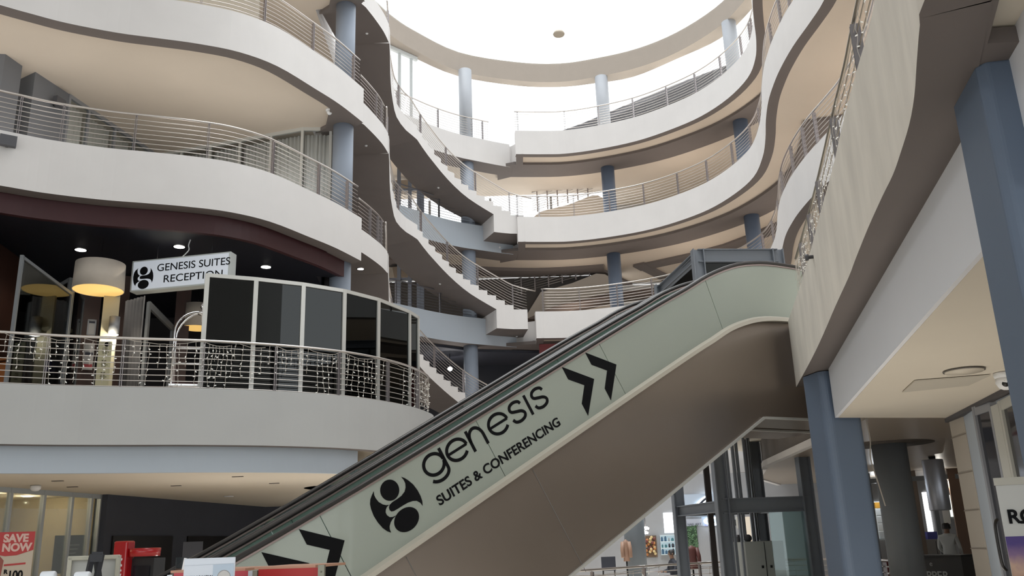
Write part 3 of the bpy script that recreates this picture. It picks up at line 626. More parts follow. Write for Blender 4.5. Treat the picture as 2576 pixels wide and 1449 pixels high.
PANEL = lambda u, v, h: EUV(u, v, -h - 0.001)
vinyl('lettering', word, ESC, PANEL)
up_ = EUV(0, 1) - EUV(0, 0); al_ = EUV(1, 0) - EUV(0, 0)
text_mesh('lettering_small', 'SUITES & CONFERENCING', 0.147, BLACKP, EUV(-3.875, 4.55, -0.003), al_, up_, ESC, thick=0.001, space=1.0, bold=0.0035, sx=1.06)
def logo_polys():
    k = 450 / 2576
    def q(x, y):
        d = ray(650 + x * k, 1200 + y * k); t = ((ET - CAM).dot(NV)) / d.dot(NV); X = CAM + d * t; s = (X - ET).dot(DV); z = X.z
        return (s * CA + z * SA + 4.29, -s * SA + z * CA - 4.815)
    e1 = [(1890 + 137 * math.cos(a) * 1.0, 190 + 153 * math.sin(a)) for a in [2 * math.pi * i / 36 for i in range(36)]]
    ca, sa = math.cos(math.radians(-47)), math.sin(math.radians(-47))
    e2 = [(2133 + 200 * math.cos(a) * ca - 158 * math.sin(a) * sa, 613 + 200 * math.cos(a) * sa + 158 * math.sin(a) * ca) for a in [2 * math.pi * i / 36 for i in range(36)]]
    left = [(1660, 205), (1665, 260), (1690, 310), (1730, 360), (1790, 395), (1840, 406), (1882, 400), (1850, 430), (1833, 470), (1830, 510), (1850, 550), (1890, 578), (1935, 575), (1985, 553), (1935, 600), (1905, 650), (1888, 710), (1890, 750), (1910, 802), (1850, 778), (1790, 735), (1720, 655), (1660, 560), (1622, 460), (1607, 390), (1612, 320), (1632, 265)]
    right = [(2055, -2), (2090, 40), (2115, 90), (2120, 150), (2105, 210), (2060, 270), (2000, 315), (1930, 360), (1890, 400), (1880, 440), (1890, 475), (1915, 497), (1950, 490), (2010, 455), (2080, 410), (2150, 370), (2220, 345), (2280, 342), (2330, 370), (2365, 415), (2358, 345), (2332, 270), (2290, 190), (2230, 110), (2160, 50), (2105, 15)]
    return [[q(*p) for p in P] for P in (e1, e2, left, right)]
LOGO = logo_polys()
vinyl('logo', [[(u - 4.29, v + 4.815) for u, v in P] for P in LOGO], ESC, PANEL)
CHEV = [(0, .335), (.345, 0), (.012, -.335), (.012, -.17), (.172, 0), (0, .165)]
for u in (-1.65, -1.24, -5.285, -5.69): vinyl('arrow', [[(x + u, y + 4.791) for x, y in CHEV]], ESC, PANEL)

# ------------------------------------------------------------------ lift tower behind the escalator
FRAMES = mat('lift_steel', (0.185, 0.205, 0.235), 0.5, metal=0.2, noise=0.06)
lift = thing('lift_tower', 'steel framed glass lift tower standing behind the escalator', 'lift', (4.6, 18.5, 0))
A_, B_, C_, D_ = Vector((3.95, 17.62, 0)), Vector((5.68, 17.8, 0)), Vector((5.42, 20.4, 0)), Vector((3.55, 20.2, 0))
def ibeam(mb, a, b, h, w, t=0.018):
    a = Vector(a); b = Vector(b); up = Vector((0, 0, 1)); mb.bar(a, b, t, h); mb.bar(a + up * (h / 2), b + up * (h / 2), w, t); mb.bar(a - up * (h / 2), b - up * (h / 2), w, t)
for P in (A_, B_, C_, D_):
    m = MB(); d = (B_ - A_).normalized(); e = Vector((-d.y, d.x, 0)); z = 7.44 / 2
    m.box(P + Vector((0, 0, z)), (0.22, 0.03, 7.44), d, e); m.box(P + d * .11 + Vector((0, 0, z)), (0.02, 0.2, 7.44), d, e); m.box(P - d * .11 + Vector((0, 0, z)), (0.02, 0.2, 7.44), d, e)
    m.build('corner_post', [FRAMES], lift)
for zz in (7.3, 4.55, 2.16):
    for p, q in ((A_, B_), (B_, C_), (C_, D_), (D_, A_)):
        m = MB(); ibeam(m, p + Vector((0, 0, zz)), q + Vector((0, 0, zz)), 0.27 if p == A_ else 0.2, 0.14); m.build('cross_beam', [FRAMES], lift)
SMOKE = glass('smoked_lift_glass', (0.05, 0.055, 0.07), 0.05)
CLEARG = glass('pale_lift_glass', (0.62, 0.74, 0.74), 0.06, milky=0.15, milk=(0.35, 0.45, 0.45))
def pane(name, a, b, z0, z1, m, parent, t=0.012, inset=0.0):
    a = Vector((a[0], a[1], (z0 + z1) / 2)); b = Vector((b[0], b[1], (z0 + z1) / 2)); d = (b - a).normalized()
    mb = MB(); mb.box((a + b) / 2, ((b - a).length - 2 * inset, t, z1 - z0), d, Vector((-d.y, d.x, 0))); return mb.build(name, [m], parent)
for p, q in ((A_, B_), (D_, A_), (B_, C_)): pane('upper_glass', p, q, 4.7, 7.15, SMOKE, lift, inset=0.13)
mid = A_ + (B_ - A_) * 0.5
pane('lower_glass', mid, B_, 0.0, 2.02, CLEARG, lift, inset=0.05)
pane('roof_plate', A_ + (D_ - A_) * .5, B_ + (C_ - B_) * .5, 7.34, 7.36, FRAMES, lift, t=2.4)
m = MB()
for f in (0.22, 0.32, 0.40, 0.60, 0.70, 0.75): 
    p = A_ + (B_ - A_) * f + (D_ - A_) * (0.35 if f < .5 else .6); m.box((p.x, p.y, 2.3), (0.05, 0.07, 4.6))
m.build('guide_rail', [FRAMES], lift)
m = MB()
for f in (0.30, 0.52, 0.56, 0.85): p = A_ + (B_ - A_) * f + (D_ - A_) * .8; m.box((p.x, p.y, 2.3), (0.12, 0.1, 4.5))
m.build('dark_upright', [mat('dark_brown_steel', (0.02, 0.014, 0.012), 0.5)], lift)
m = MB()
for f in (0.44, 0.46, 0.49, 0.66, 0.68): p = A_ + (B_ - A_) * f + (D_ - A_) * .45; m.tube([(p.x, p.y, 1.5), (p.x, p.y, 7.2)], 0.008, 5)
m.build('cable', [BLACK], lift)
car = MB(); cA = A_ + (B_ - A_) * .40 + (D_ - A_) * .3; cB = A_ + (B_ - A_) * .86 + (D_ - A_) * .3
d = (B_ - A_).normalized(); e = Vector((-d.y, d.x, 0)); cc = (cA + cB) / 2 + e * .6
LC1 = mat('lift_car_grey', (0.42, 0.44, 0.42), 0.55)
MB().box((cc.x, cc.y, 0.74), ((cB - cA).length, 1.2, 1.46), d, e).build('lift_car', [LC1], lift)
MB().box((cA + cB) / 2 + d * .0 + Vector((0, 0, .74)) - e * .004, (0.012, 0.01, 1.44), d, e).build('door_seam', [BLACK], lift)
mb = MB(); 
for k in (-.1, .1): mb.lathe((cA + cB) / 2 - d * .28 + e * .4 + Vector((0, 0, 1.54)) + d * k, [(0.0, -.03), (.075, -.03), (.065, 0), (.075, .03), (0, .03)], 20, axis=e)
mb.build('pulley', [mat('dark_steel_part', (0.12, 0.12, 0.13), 0.4, metal=.5)], lift)
mb = MB(); mb.box((cA + cB) / 2 - e * .01 + Vector((0, 0, .98)) - d * .08, (.04, .02, .05), d, e); mb.box((cA + cB) / 2 - e * .01 + Vector((0, 0, .98)) + d * .1, (.04, .02, .05), d, e); mb.build('door_latch', [BLACK], lift)
# ------------------------------------------------------------------ reception on the first floor
def RAY(px, py):
    dg = bpy.context.evaluated_depsgraph_get(); d = ray(px, py).normalized()
    ok, loc, nor, *_ = SC.ray_cast(dg, CAM, d)
    return (loc, nor) if ok else (CAM + d * 20, -d)
rin = [p for p in offset(LEFT, 0.40) if p[1] > 11]
struct(MB().strip(rin, offset(rin, 0.12), 8.33, 8.86).build('wall_reception_bulkhead', [DARKRED]))
rc = offset(rin, 0.10)
struct(MB().prism(rc + [(-5.0, 21.4), (-5.3, 25.2), (-19.5, 25.2), (-19.5, 11)], 8.34, 8.84).build('ceiling_reception', [NIGHT]))
RW = mat('reception_dark_wall', (0.020, 0.017, 0.020), 0.6, noise=0.2)
struct(MB().strip([(-19.5, 24.6), (-9, 25.0), (-5.35, 24.4), (-5.0, 22.3)], [(-19.5, 25.0), (-9, 25.4), (-4.95, 24.7), (-4.8, 22.3)], L1, 8.86).build('wall_reception_back', [RW]))
struct(MB().box((-19.4, 17, 6.4), (0.3, 16, 4.0)).build('wall_reception_side', [RW]))
BROWNW = mat('dark_walnut_panel', (0.045, 0.018, 0.012), 0.45, noise=0.3, nscale=2, stretch=(4, 4, .4))
def panel_at(name, px0, px1, D0, D1, z0, z1, m, parent=None, t=0.05):
    a = AT(px0, 900, D0); b = AT(px1, 900, D1); a.z = b.z = (z0 + z1) / 2; d = (b - a).normalized(); mb = MB(); mb.box((a + b) / 2, ((b - a).length, t, z1 - z0), d, Vector((-d.y, d.x, 0)))
    return mb.build(name, [m], parent)
def zat(px, py, D): return AT(px, py, D).z
struct(panel_at('wall_panel_walnut', -60, 34, 21, 22.5, L1, 8.3, BROWNW)); struct(panel_at('wall_panel_walnut', 175, 240, 23, 23, L1, 8.3, BROWNW)); struct(panel_at('wall_panel_walnut', 272, 312, 22.8, 22.8, L1, 8.3, BROWNW)); struct(panel_at('wall_panel_walnut', 432, 470, 23.4, 23.4, L1, 8.3, BROWNW))
# glass partition standing behind the railing
part = thing('glass_partition', 'curved screen of dark glass in a pale metal frame at the edge of the reception', 'glass screen', (-3.8, 16.9, L1))
PP = [px_on_path(offset(LEFT1, 0.24), 5.6, x) for x in (512, 637, 758, 863, 950, 1029, 1051)]
PZ = 6.80
DARKG = glass('tinted_partition_glass', (0.010, 0.010, 0.014), 0.03, rough=0.01)
for i, p in enumerate(PP):
    a = PP[max(i - 1, 0)]; b = PP[min(i + 1, 6)]; d = Vector((b[0] - a[0], b[1] - a[1], 0)).normalized()
    MB().box((p[0], p[1], (L1 + PZ) / 2), (0.085, 0.07, PZ - L1), d, Vector((-d.y, d.x, 0))).build('mullion', [ALU], part)
for a, b in zip(PP, PP[1:]):
    MB().bar((a[0], a[1], PZ - .03), (b[0], b[1], PZ - .03), 0.07, 0.075).build('top_rail', [ALU], part)
    pane('glass_pane', a, b, L1 + .04, PZ - .06, DARKG, part, inset=0.035)
# hanging sign box
sa, sb = U(333, 657, 7.95), U(581, 632, 7.95); sd = (sb - sa).normalized(); sn_ = Vector((sd.y, -sd.x, 0)); sh = 7.95 - zat(330, 735, math.hypot(sa.x, sa.y))
sign = thing('hanging_sign', 'white lightbox sign lettered GENESIS SUITES RECEPTION with a round black emblem', 'sign', tuple((sa + sb) / 2))
SL = (sb - sa).length; cc = (sa + sb) / 2 - sn_ * .13 - Vector((0, 0, sh / 2))
MB().box(cc, (SL, 0.26, sh), sd, sn_).build('sign_case', [mat('sign_case_grey', (0.55, 0.58, 0.57), 0.5)], sign, bevel=.01)
MB().box(cc + sn_ * .132, (SL - .09, 0.01, sh - .07), sd, sn_).build('sign_face', [mat('sign_face_white', (0.66, 0.69, 0.74), 0.35, emit=(0.8, 0.88, 1), estr=0.22)], sign)
fo = sa + sn_ * .009 + Vector((0, 0, -sh)); up = Vector((0, 0, 1))
def SF(u, v, h): return fo + sd * u + up * v + sn_ * (h + .001)
vinyl('logo', [[(x * .90 + .31, y * .90 + sh * .44) for x, y in P] for P in LOGO], sign, SF)
text_mesh('lettering', 'GENESIS SUITES', 0.24, BLACKP, SF(.63, sh * .58, 0.002), sd, up, sign, thick=.001, bold=.001, sx=1.06)
text_mesh('lettering', 'RECEPTION', 0.24, BLACKP, SF(.80, sh * .20, 0.002), sd, up, sign, thick=.001, bold=.001, sx=1.14)
mb = MB()
for f in (.22, .78): mb.tube([sa + sd * (SL * f) - sn_ * .13, sa + sd * (SL * f) - sn_ * .13 + up * (8.36 - 7.95)], .006, 6)
mb.build('hanger_rod', [BLACK], sign)
MB().tube(smooth([tuple(sa + sd * (SL * .5) - sn_ * .05), tuple(sa + sd * (SL * .56) - sn_ * .05 + up * .14), tuple(sa + sd * (SL * .555) - sn_ * .05 + up * .26), tuple(sa + sd * (SL * .57) - sn_ * .05 + up * .39)], 5), .012, 6).build('power_cable', [WHITE], sign)
# recessed downlights in the dark ceiling
def downlight(px, py, label, z=8.34, r=0.12, e=60, glow=1.0):
    p = U(px, py, z); t = thing('downlight', label, 'ceiling light', (p.x, p.y, z))
    MB().lathe((p.x, p.y, z), [(r + .03, -.012), (r + .03, .0), (r, .0), (r, -.012), (r + .03, -.012)], 20).build('trim_ring', [CHROME], t)
    MB().lathe((p.x, p.y, z), [(0.0, -.02), (r * .6, -.02), (r, -.012), (r, .0)], 20).build('bulb', [mat('downlight_bulb', (1, 1, 1), 0.4, emit=(1, .95, .88), estr=14)], t)
    l = sun_lamp('downlight_lamp', (p.x, p.y, z - .05), e, (1, .9, .75), .06, (0, 0, 0), 'SPOT', 2.4); return t
downlight(203, 628, 'bright recessed spot in the dark ceiling above the big drum lamp')
downlight(451, 620, 'bright recessed spot in the dark ceiling just above the white sign')
downlight(669, 671, 'bright recessed spot in the dark ceiling over the glass screen')
p_, n_ = RAY(907, 676); 
t = thing('downlight', 'bright spot under the stair landing beside the round column', 'ceiling light', tuple(p_))
MB().lathe(p_, [(.12, -.012), (.12, .02), (.09, .02), (.09, -.012), (.12, -.012)], 20).build('trim_ring', [CHROME], t); MB().lathe(p_, [(0, -.012), (.09, -.012), (.09, .01)], 20).build('bulb', [MATS['downlight_bulb']], t)
# drum pendants
def drum(px, ptop, pbot, D, wpx, label, shade, inner, power):
    b = AT(px, pbot, D); tp = zat(px, ptop, D); r = wpx / 2 * (MW.transposed() @ (b - CAM)).z / FPX
    t = thing('drum_pendant_lamp', label, 'pendant lamp', (b.x, b.y, tp))
    MB().lathe((b.x, b.y, 0), [(r * .97, tp), (r, b.z), (r - .012, b.z), (r * .97 - .012, tp), (r * .97, tp)], 40).build('lamp_shade', [shade], t)
    MB().lathe((b.x, b.y, 0), [(r - .014, b.z + .002), (r * .97 - .014, tp - .01)], 40).build('shade_lining', [inner], t)
    MB().lathe((b.x, b.y, 0), [(0, tp - .03), (r * .96, tp - .02), (r * .96, tp - .025)], 40).build('diffuser', [inner], t)
    MB().lathe((b.x, b.y, 0), [(.03, tp), (.02, tp + .10), (.035, tp + .12), (.012, tp + .15), (.004, tp + .16), (.004, 8.36)], 10).build('suspension_rod', [BLACK], t)
    sun_lamp('pendant_bulb', (b.x, b.y, tp - .12 * (tp - b.z)), power, (1, .72, .36), .08, None, 'POINT'); return t
SH = mat('linen_shade', (0.56, 0.50, 0.43), 0.8, noise=0.05, nscale=14); LIN = mat('shade_lining_gold', (0.85, 0.62, 0.28), 0.7, emit=(1, .62, .18), estr=0.75)
SH2 = mat('dim_brown_shade', (0.10, 0.085, 0.06), 0.8); LIN2 = mat('shade_lining_dim', (0.6, 0.5, 0.28), 0.7, emit=(1, .85, .5), estr=0.38)
drum(247, 664, 731, 20.2, 121, 'large beige drum lamp glowing gold underneath, hanging near the white sign', SH, LIN, 25)
drum(146, 776, 830, 24.2, 78, 'dim brown drum lamp seen through the folding glass doors', SH2, LIN2, 6)
drum(494, 768, 826, 23.6, 73, 'beige drum lamp glowing gold behind the chrome luggage cart', SH, LIN, 12)
# folding glass doors and inner frames
def door_frame(name, label, px0, px1, D0, D1, ztop, m=ALUG, w=0.09, gl=True, kind=None):
    a = AT(px0, 800, D0); b = AT(px1, 800, D1); a.z = b.z = L1; d = (b - a).normalized(); t = thing(name, label, 'glass door', tuple((a + b) / 2))
    for q in (a, b): MB().box(q + Vector((0, 0, (ztop - L1) / 2)), (w, .06, ztop - L1), d, Vector((-d.y, d.x, 0))).build('stile', [m], t)
    MB().bar(a + Vector((0, 0, ztop - L1 - .04)), b + Vector((0, 0, ztop - L1 - .04)), .06, w).build('top_rail', [m], t)
    if gl: pane('glass_pane', a, b, L1 + .05, ztop - .08, mat_dark, t, inset=.05)
    return t
mat_dark = glass('dark_clear_glass', (0.30, 0.31, 0.33), 0.03)
door_frame('glass_door', 'tall grey framed glass screen at the far end of the reception railing', 36, 172, 18.0, 20.3, zat(36, 640, 18.0), m=mat('dim_aluminium', (.17, .18, .19), .5, metal=.3), w=.06)
door_frame('glass_door', 'folded grey glass door leaf beside the dim drum lamp', 131, 166, 21.2, 20.4, zat(131, 720, 21.2), m=MATS['dim_aluminium'])
door_frame('glass_door', 'slim grey glass door leaf behind the large drum lamp', 176, 205, 20.4, 22.0, zat(176, 700, 20.4), m=MATS['dim_aluminium'], w=.06)
door_frame('glass_door', 'grey door frame between the sign and the luggage cart', 372, 436, 21, 23.2, zat(372, 762, 21), m=MATS['dim_aluminium'], w=.16, gl=False)
def curtain(name, label, a, b, z0, z1, m, pl=0.11, amp=0.03, grp=None):
    a = Vector((a[0], a[1])); b = Vector((b[0], b[1])); d = (b - a); L = d.length; d /= L; nn = Vector((-d.y, d.x)); k = int(L / pl) * 4; P = [a + d * (L * i / k) + nn * (amp * math.sin(i * math.pi / 2 + .6 * math.sin(i))) for i in range(k + 1)]
    mb = MB(); n = len(P); mb.v = [Vector((p.x, p.y, z0)) for p in P] + [Vector((p.x, p.y, z1)) for p in P]
    for i in range(n - 1): mb.f.append([i, i + 1, n + i + 1, n + i]); mb.m.append(0); mb.smooth.append(True)
    o = mb.build(name, [m], fix=False); so = o.modifiers.new('cloth', 'SOLIDIFY'); so.thickness = .006; return tag(o, label, 'curtain', grp)
CURT = mat('grey_voile', (0.80, 0.79, 0.77), 0.9, noise=0.1, nscale=3); CURTD = mat('dark_curtain', (0.13, 0.13, 0.14), 0.9)
q0, q1 = AT(312, 800, 21.5), AT(362, 800, 20.9)
curtain('curtain', 'dark grey curtain in the reception below the white sign', q0, q1, L1 + .05, zat(320, 752, 21.3), CURTD)
# pale lit wall panel, banner, picture frames, wall sconce
LITP = mat('cream_wall_panel', (0.5, 0.46, 0.33), 0.6); pw = panel_at('wall_panel_cream', 246, 288, 20.6, 20.6, L1, zat(265, 735, 20.6), LITP); struct(pw)
def board(name, label, cat, px0, px1, py0, py1, D, m, frame=None, fw=.03, D2=None):
    a = AT(px0, py1, D); b = AT(px1, py1, D2 or D); z0 = a.z; z1 = zat(px0, py0, D); b.z = a.z; d = (b - a).normalized(); nn = Vector((d.y, -d.x, 0)); c = (a + b) / 2; c.z = (z0 + z1) / 2
    t = thing(name, label, cat, tuple(c)); w = (b - a).length; h = z1 - z0
    MB().box(c, (w, .02, h), d, Vector((-d.y, d.x, 0))).build('board', [m], t)
    if frame:
        fm = MB()
        for s in (-1, 1): fm.box(c + d * (s * w / 2) + nn * .01, (fw, .04, h + fw), d, Vector((-d.y, d.x, 0))); fm.box(c + Vector((0, 0, s * h / 2)) + nn * .01, (w + fw, .04, fw), d, Vector((-d.y, d.x, 0)))
        fm.build('frame', [frame], t)
    return t, c, d, nn, w, h
PAPER = mat('paper_white', (0.45, 0.44, 0.43), 0.7)
t, c, d, nn, w, h = board('picture_frame', 'framed notice with dark heading on the reception wall', 'picture', 219, 238, 805, 842, 22.9, PAPER, ALUG)
MB().box(c + nn * .013 + up * h * .36, (w * .8, .006, h * .12), d, -nn).build('heading', [CHARCOAL], t)
t, c, d, nn, w, h = board('notice_poster', 'grey poster with a red band seen through the railing', 'poster', 207, 232, 862, 930, 22.85, PAPER)
MB().box(c + nn * .013 - up * h * .36, (w * .9, .006, h * .14), d, -nn).build('red_band', [mat('poster_red', (0.4, .05, .06), .6)], t); MB().box(c + nn * .013 + up * h * .10, (w * .8, .006, h * .10), d, -nn).build('dark_band', [CHARCOAL], t)
t, c, d, nn, w, h = board('standing_banner', 'tall cream banner with upright dark lettering behind the railing', 'banner', 238, 272, 858, 974, 19.9, mat('banner_cream', (0.46, 0.43, 0.28), 0.7))
for i, (f, s) in enumerate(((.30, .16), (.02, .12), (-.24, .14))):
    mb = MB()
    for k in range(5): mb.box(c + nn * .012 + up * (h * (f + .03 * (k - 2))) + d * (w * (.05 if k % 2 else 0)), (w * (.5 if k % 2 else .34), .004, h * .010), d, -nn)
    mb.build('script_line', [BLACKP], t)
MB().lathe(c + nn * .012 + up * h * .44 + d * w * .1, [(0, 0), (.05, .003), (0, .006)], 12, axis=nn).build('dark_leaf', [BLACKP], t)
p = AT(285, 842, 20.42); zt = zat(285, 797, 20.42)
t = thing('wall_sconce', 'grey cylinder wall lamp shining down behind the railing', 'wall lamp', tuple(p)); MB().lathe((p.x, p.y, 0), [(.11, p.z), (.11, zt)], 20).build('lamp_body', [ALUG], t)
MB().lathe((p.x, p.y, p.z), [(0, -.02), (.10, -.005), (.10, .003)], 20).build('bulb', [MATS['downlight_bulb']], t); sun_lamp('sconce_lamp', (p.x, p.y - .1, p.z - .1), 14, (1, .9, .7), .05, None, 'POINT')
# reception desk, screen, luggage cart
WOOD = mat('orange_wood', (0.33, 0.115, 0.035), 0.4, noise=0.25, nscale=2, stretch=(1, 6, 6))
a, b = AT(22, 905, 20.6), AT(118, 895, 21.3); a.z = b.z = L1; d = (b - a).normalized(); e = Vector((-d.y, d.x, 0)); c = (a + b) / 2; hh = zat(60, 905, 20.8) - L1
desk = thing('reception_desk', 'orange-brown wooden reception desk behind the railing', 'desk', tuple(c))
MB().box(c + up * (hh / 2 - .06), ((b - a).length - .1, .06, hh - .12), d, e).build('front_panel', [WOOD], desk, bevel=.01); MB().box(c + up * (hh - .03) + e * .3, ((b - a).length + .06, .75, .06), d, e).build('desk_top', [WOOD], desk, bevel=.01)
for s in (-1, 1): MB().box(c + d * (s * (b - a).length / 2) + e * .3 + up * (hh / 2 - .06), (.05, .6, hh - .1), d, e).build('side_panel', [WOOD], desk)
p = AT(129, 922, 21.2); scr = thing('computer_screen', 'screen glowing blue-violet beside the wooden desk', 'screen', tuple(p))
MB().box(p, (.34, .03, .30), d, e).build('display', [mat('screen_blue', (0.05, 0.05, 0.3), .3, emit=(.25, .22, .95), estr=.3)], scr); MB().box(p - e * .02 - up * .0, (.36, .02, .34), d, e).build('bezel', [BLACK], scr) if False else MB().box(p + e * .03, (.37, .04, .34), d, e).build('casing', [BLACK], scr)
MB().box((p.x, p.y + .05, (p.z - .15 + L1) / 2), (.08, .08, p.z - .15 - L1)).build('stand', [BLACK], scr)
bx = AT(494, 968, 17.75); d = Vector((.95, .3, 0)).normalized(); e = Vector((-.3, .95, 0)).normalized(); o = Vector((bx.x, bx.y + .1, L1)); ct = zat(505, 752, 17.85) - L1
cart = thing('luggage_cart', 'chrome birdcage luggage cart standing beside the edge of the dark glass screen', 'luggage cart', tuple(o))
MB().box(o + up * .20, (1.05, .58, .06), d, e).build('platform', [CHROME], cart, bevel=.01); MB().box(o + up * .24, (.98, .52, .02), d, e).build('carpet', [mat('cart_carpet', (.05, .01, .012), .9)], cart)
for sx in (-1, 1):
    for sy in (-1, 1):
        c0 = o + d * (.48 * sx) + e * (.25 * sy); P = [c0 + up * .22, c0 + up * (ct * .62)]
        for k in range(1, 9): f = k / 8 * math.pi / 2; P.append(c0 * math.cos(f) + o * (1 - math.cos(f)) + up * (ct * .62 * math.cos(f) - 0 + (ct * .62) * (1 - math.cos(f)) + (ct * .22) * math.sin(f)) - up * 0)
        P = [c0 + up * .22, c0 + up * (ct * .62)] + [Vector((o.x + (c0.x - o.x) * math.cos(f), o.y + (c0.y - o.y) * math.cos(f), L1 + ct * .62 + ct * .24 * math.sin(f))) for f in [k / 8 * math.pi / 2 for k in range(1, 9)]]
        MB().tube(P, .021, 8).build('hoop', [CHROME], cart)
        w = c0 * 1.0; w.z = L1; MB().lathe(w + up * .08 - d * .02, [(0, -.02), (.08, -.02), (.08, .02), (0, .02)], 16, axis=d).build('wheel', [BLACK], cart)
for zz in (.62, .92): MB().tube([o + d * -.48 + e * -.25 + up * zz, o + d * .48 + e * -.25 + up * zz], .022, 8).build('cross_bar', [CHROME], cart)
MB().lathe(o + up * (ct * .84), [(.02, -.16), (.03, -.02), (.10, .0), (.11, .03), (.04, .06), (.03, .10), (.055, .13), (.06, .17), (.04, .21), (.02, .23), (.0, ct * .16)], 18).build('finial', [CHROME], cart)
# window rooms on the second floor: grey piers and curtained glazing
for P, nm in (([(-12.9, 17.5), (-11.48, 17.73), (-11.38, 18.26), (-12.8, 18.5)], 'pier_a'), ([(-11.75, 18.84), (-11.22, 18.54), (-10.95, 19.66), (-11.7, 20.0)], 'pier_b')):
    struct(MB().prism(P, L2 - .05, 12.9).build('wall_' + nm, [BOXGREY]))
def glazing(name, A, B, z0, z1, pxs, label_fmt, m=ALU):
    A = Vector((A[0], A[1], 0)); B = Vector((B[0], B[1], 0)); d = (B - A).normalized(); e = Vector((-d.y, d.x, 0)); pts = [A]
    for px in pxs:
        q = px_on_path([tuple(A[:2]), tuple(B[:2])], z1, px)
        if q: pts.append(Vector((q[0], q[1], 0)))
    pts.append(B); fr = MB()
    for q in pts: fr.box(q + up * ((z0 + z1) / 2), (.07, .06, z1 - z0), d, e)
    fr.bar(A + up * (z1 - .06), B + up * (z1 - .06), .07, .16); fr.bar(A + up * (z0 + .05), B + up * (z0 + .05), .06, .10)
    struct(fr.build(name + '_frame', [m])); struct(pane(name, A, B, z0, z1, glass('room_glass', (0.95, 0.96, 0.96), .02), None))
    for i, (a, b) in enumerate(zip(pts, pts[1:])):
        if (b - a).length > .3: curtain('curtain', label_fmt[i], a + d * .05 - e * -.14, b - d * .05 + e * .14, z0 + .04, z1 - .2, CURT)
bay = ['first', 'second', 'third', 'fourth', 'fifth', 'sixth']
glazing('window_3', (-10.13, 23.23), (-5.62, 21.9), L2, 12.86, [461, 535, 610, 687], ['grey pleated curtain, %s bay of the long window wall counted towards the column' % b for b in bay])
glazing('window_4', (-5.62, 21.9), (-4.86, 21.97), L2, 12.86, [], ['narrow grey pleated curtain in the bay touching the round column'])
glazing('window_5', (-10.95, 19.66), (-10.2, 23.2), L2, 12.86, [220, 283, 332], ['grey curtain, %s bay of the short window wall past the grey piers' % b for b in bay], ALUG)
struct(MB().strip([(-11.6, 19.9), (-10.5, 23.9), (-4.9, 22.5)], [(-11.9, 19.9), (-10.7, 24.2), (-4.9, 22.8)], L2, 12.88).build('wall_room_back', [WALL]))
struct(MB().strip([(-14, 17.6), (-10.6, 19.4), (-6.6, 20.6)], [(-14, 18), (-10.7, 19.8), (-6.7, 21)], L3, 16.6).build('wall_left_third_rooms', [mat('cream_wall', (0.58, 0.54, 0.47), .85)]))
# small fittings
def fitting(name, label, cat, px, py, build):
    p, n = RAY(px, py); t = thing(name, label, cat, tuple(p)); build(t, p, n); return t
def _cam(t, p, n):
    MB().lathe(p, [(.10, .0), (.10, .05), (.075, .06)], 16, axis=n).build('mount', [WHITE], t); MB().lathe(p + n * .06, [(.075, 0), (.07, .05), (.04, .09), (0, .10)], 16, axis=n).build('dome', [WHITE], t)
fitting('dome_camera', 'white dome camera under the third-floor balcony near the round column', 'security camera', 829, 275, _cam)
def _flood(t, p, n):
    MB().box(p + n * .16 + up * .05, (.30, .12, .22), Vector((-n.y, n.x, 0)), n).build('lamp_housing', [mat('dark_fitting', (.09, .09, .10), .5)], t); MB().bar(p, p + n * .12, .05, .05).build('bracket', [BLACK], t)
fitting('flood_lamp', 'grey flood lamp fixed on the second-floor balcony front', 'lamp', 17, 368, _flood)
fitting('wall_spotlight', 'small dark spotlight on the grey pier behind the railing', 'lamp', 135, 265, _flood)
fitting('flood_lamp', 'tiny dark fitting on the near balcony front beside the icicle lights', 'lamp', 2046, 646, lambda t, p, n: (MB().lathe(p, [(.02, 0), (.02, .05), (.035, .05), (.035, .08), (0, .085)], 12, axis=n).build('lamp_body', [mat('dark_fitting', (0, 0, 0))], t)))
def _dot(t, p, n): MB().lathe(p, [(.045, 0), (.04, .02), (.02, .03), (0, .035)], 14, axis=n).build('lens', [WHITE], t)
for px, py, l in ((1103, 472, 'under the top curved stair, halfway down'), (1257, 622, 'under the foot of the top curved stair'), (923, 84, 'under the uppermost landing'), (921, 366, 'under the landing beside the curtained rooms'), (1107, 714, 'under the middle curved stair, halfway down'), (1300, 846, 'under the foot of the middle curved stair')):
    fitting('stair_light', 'small round fitting ' + l, 'light fitting', px, py, _dot)
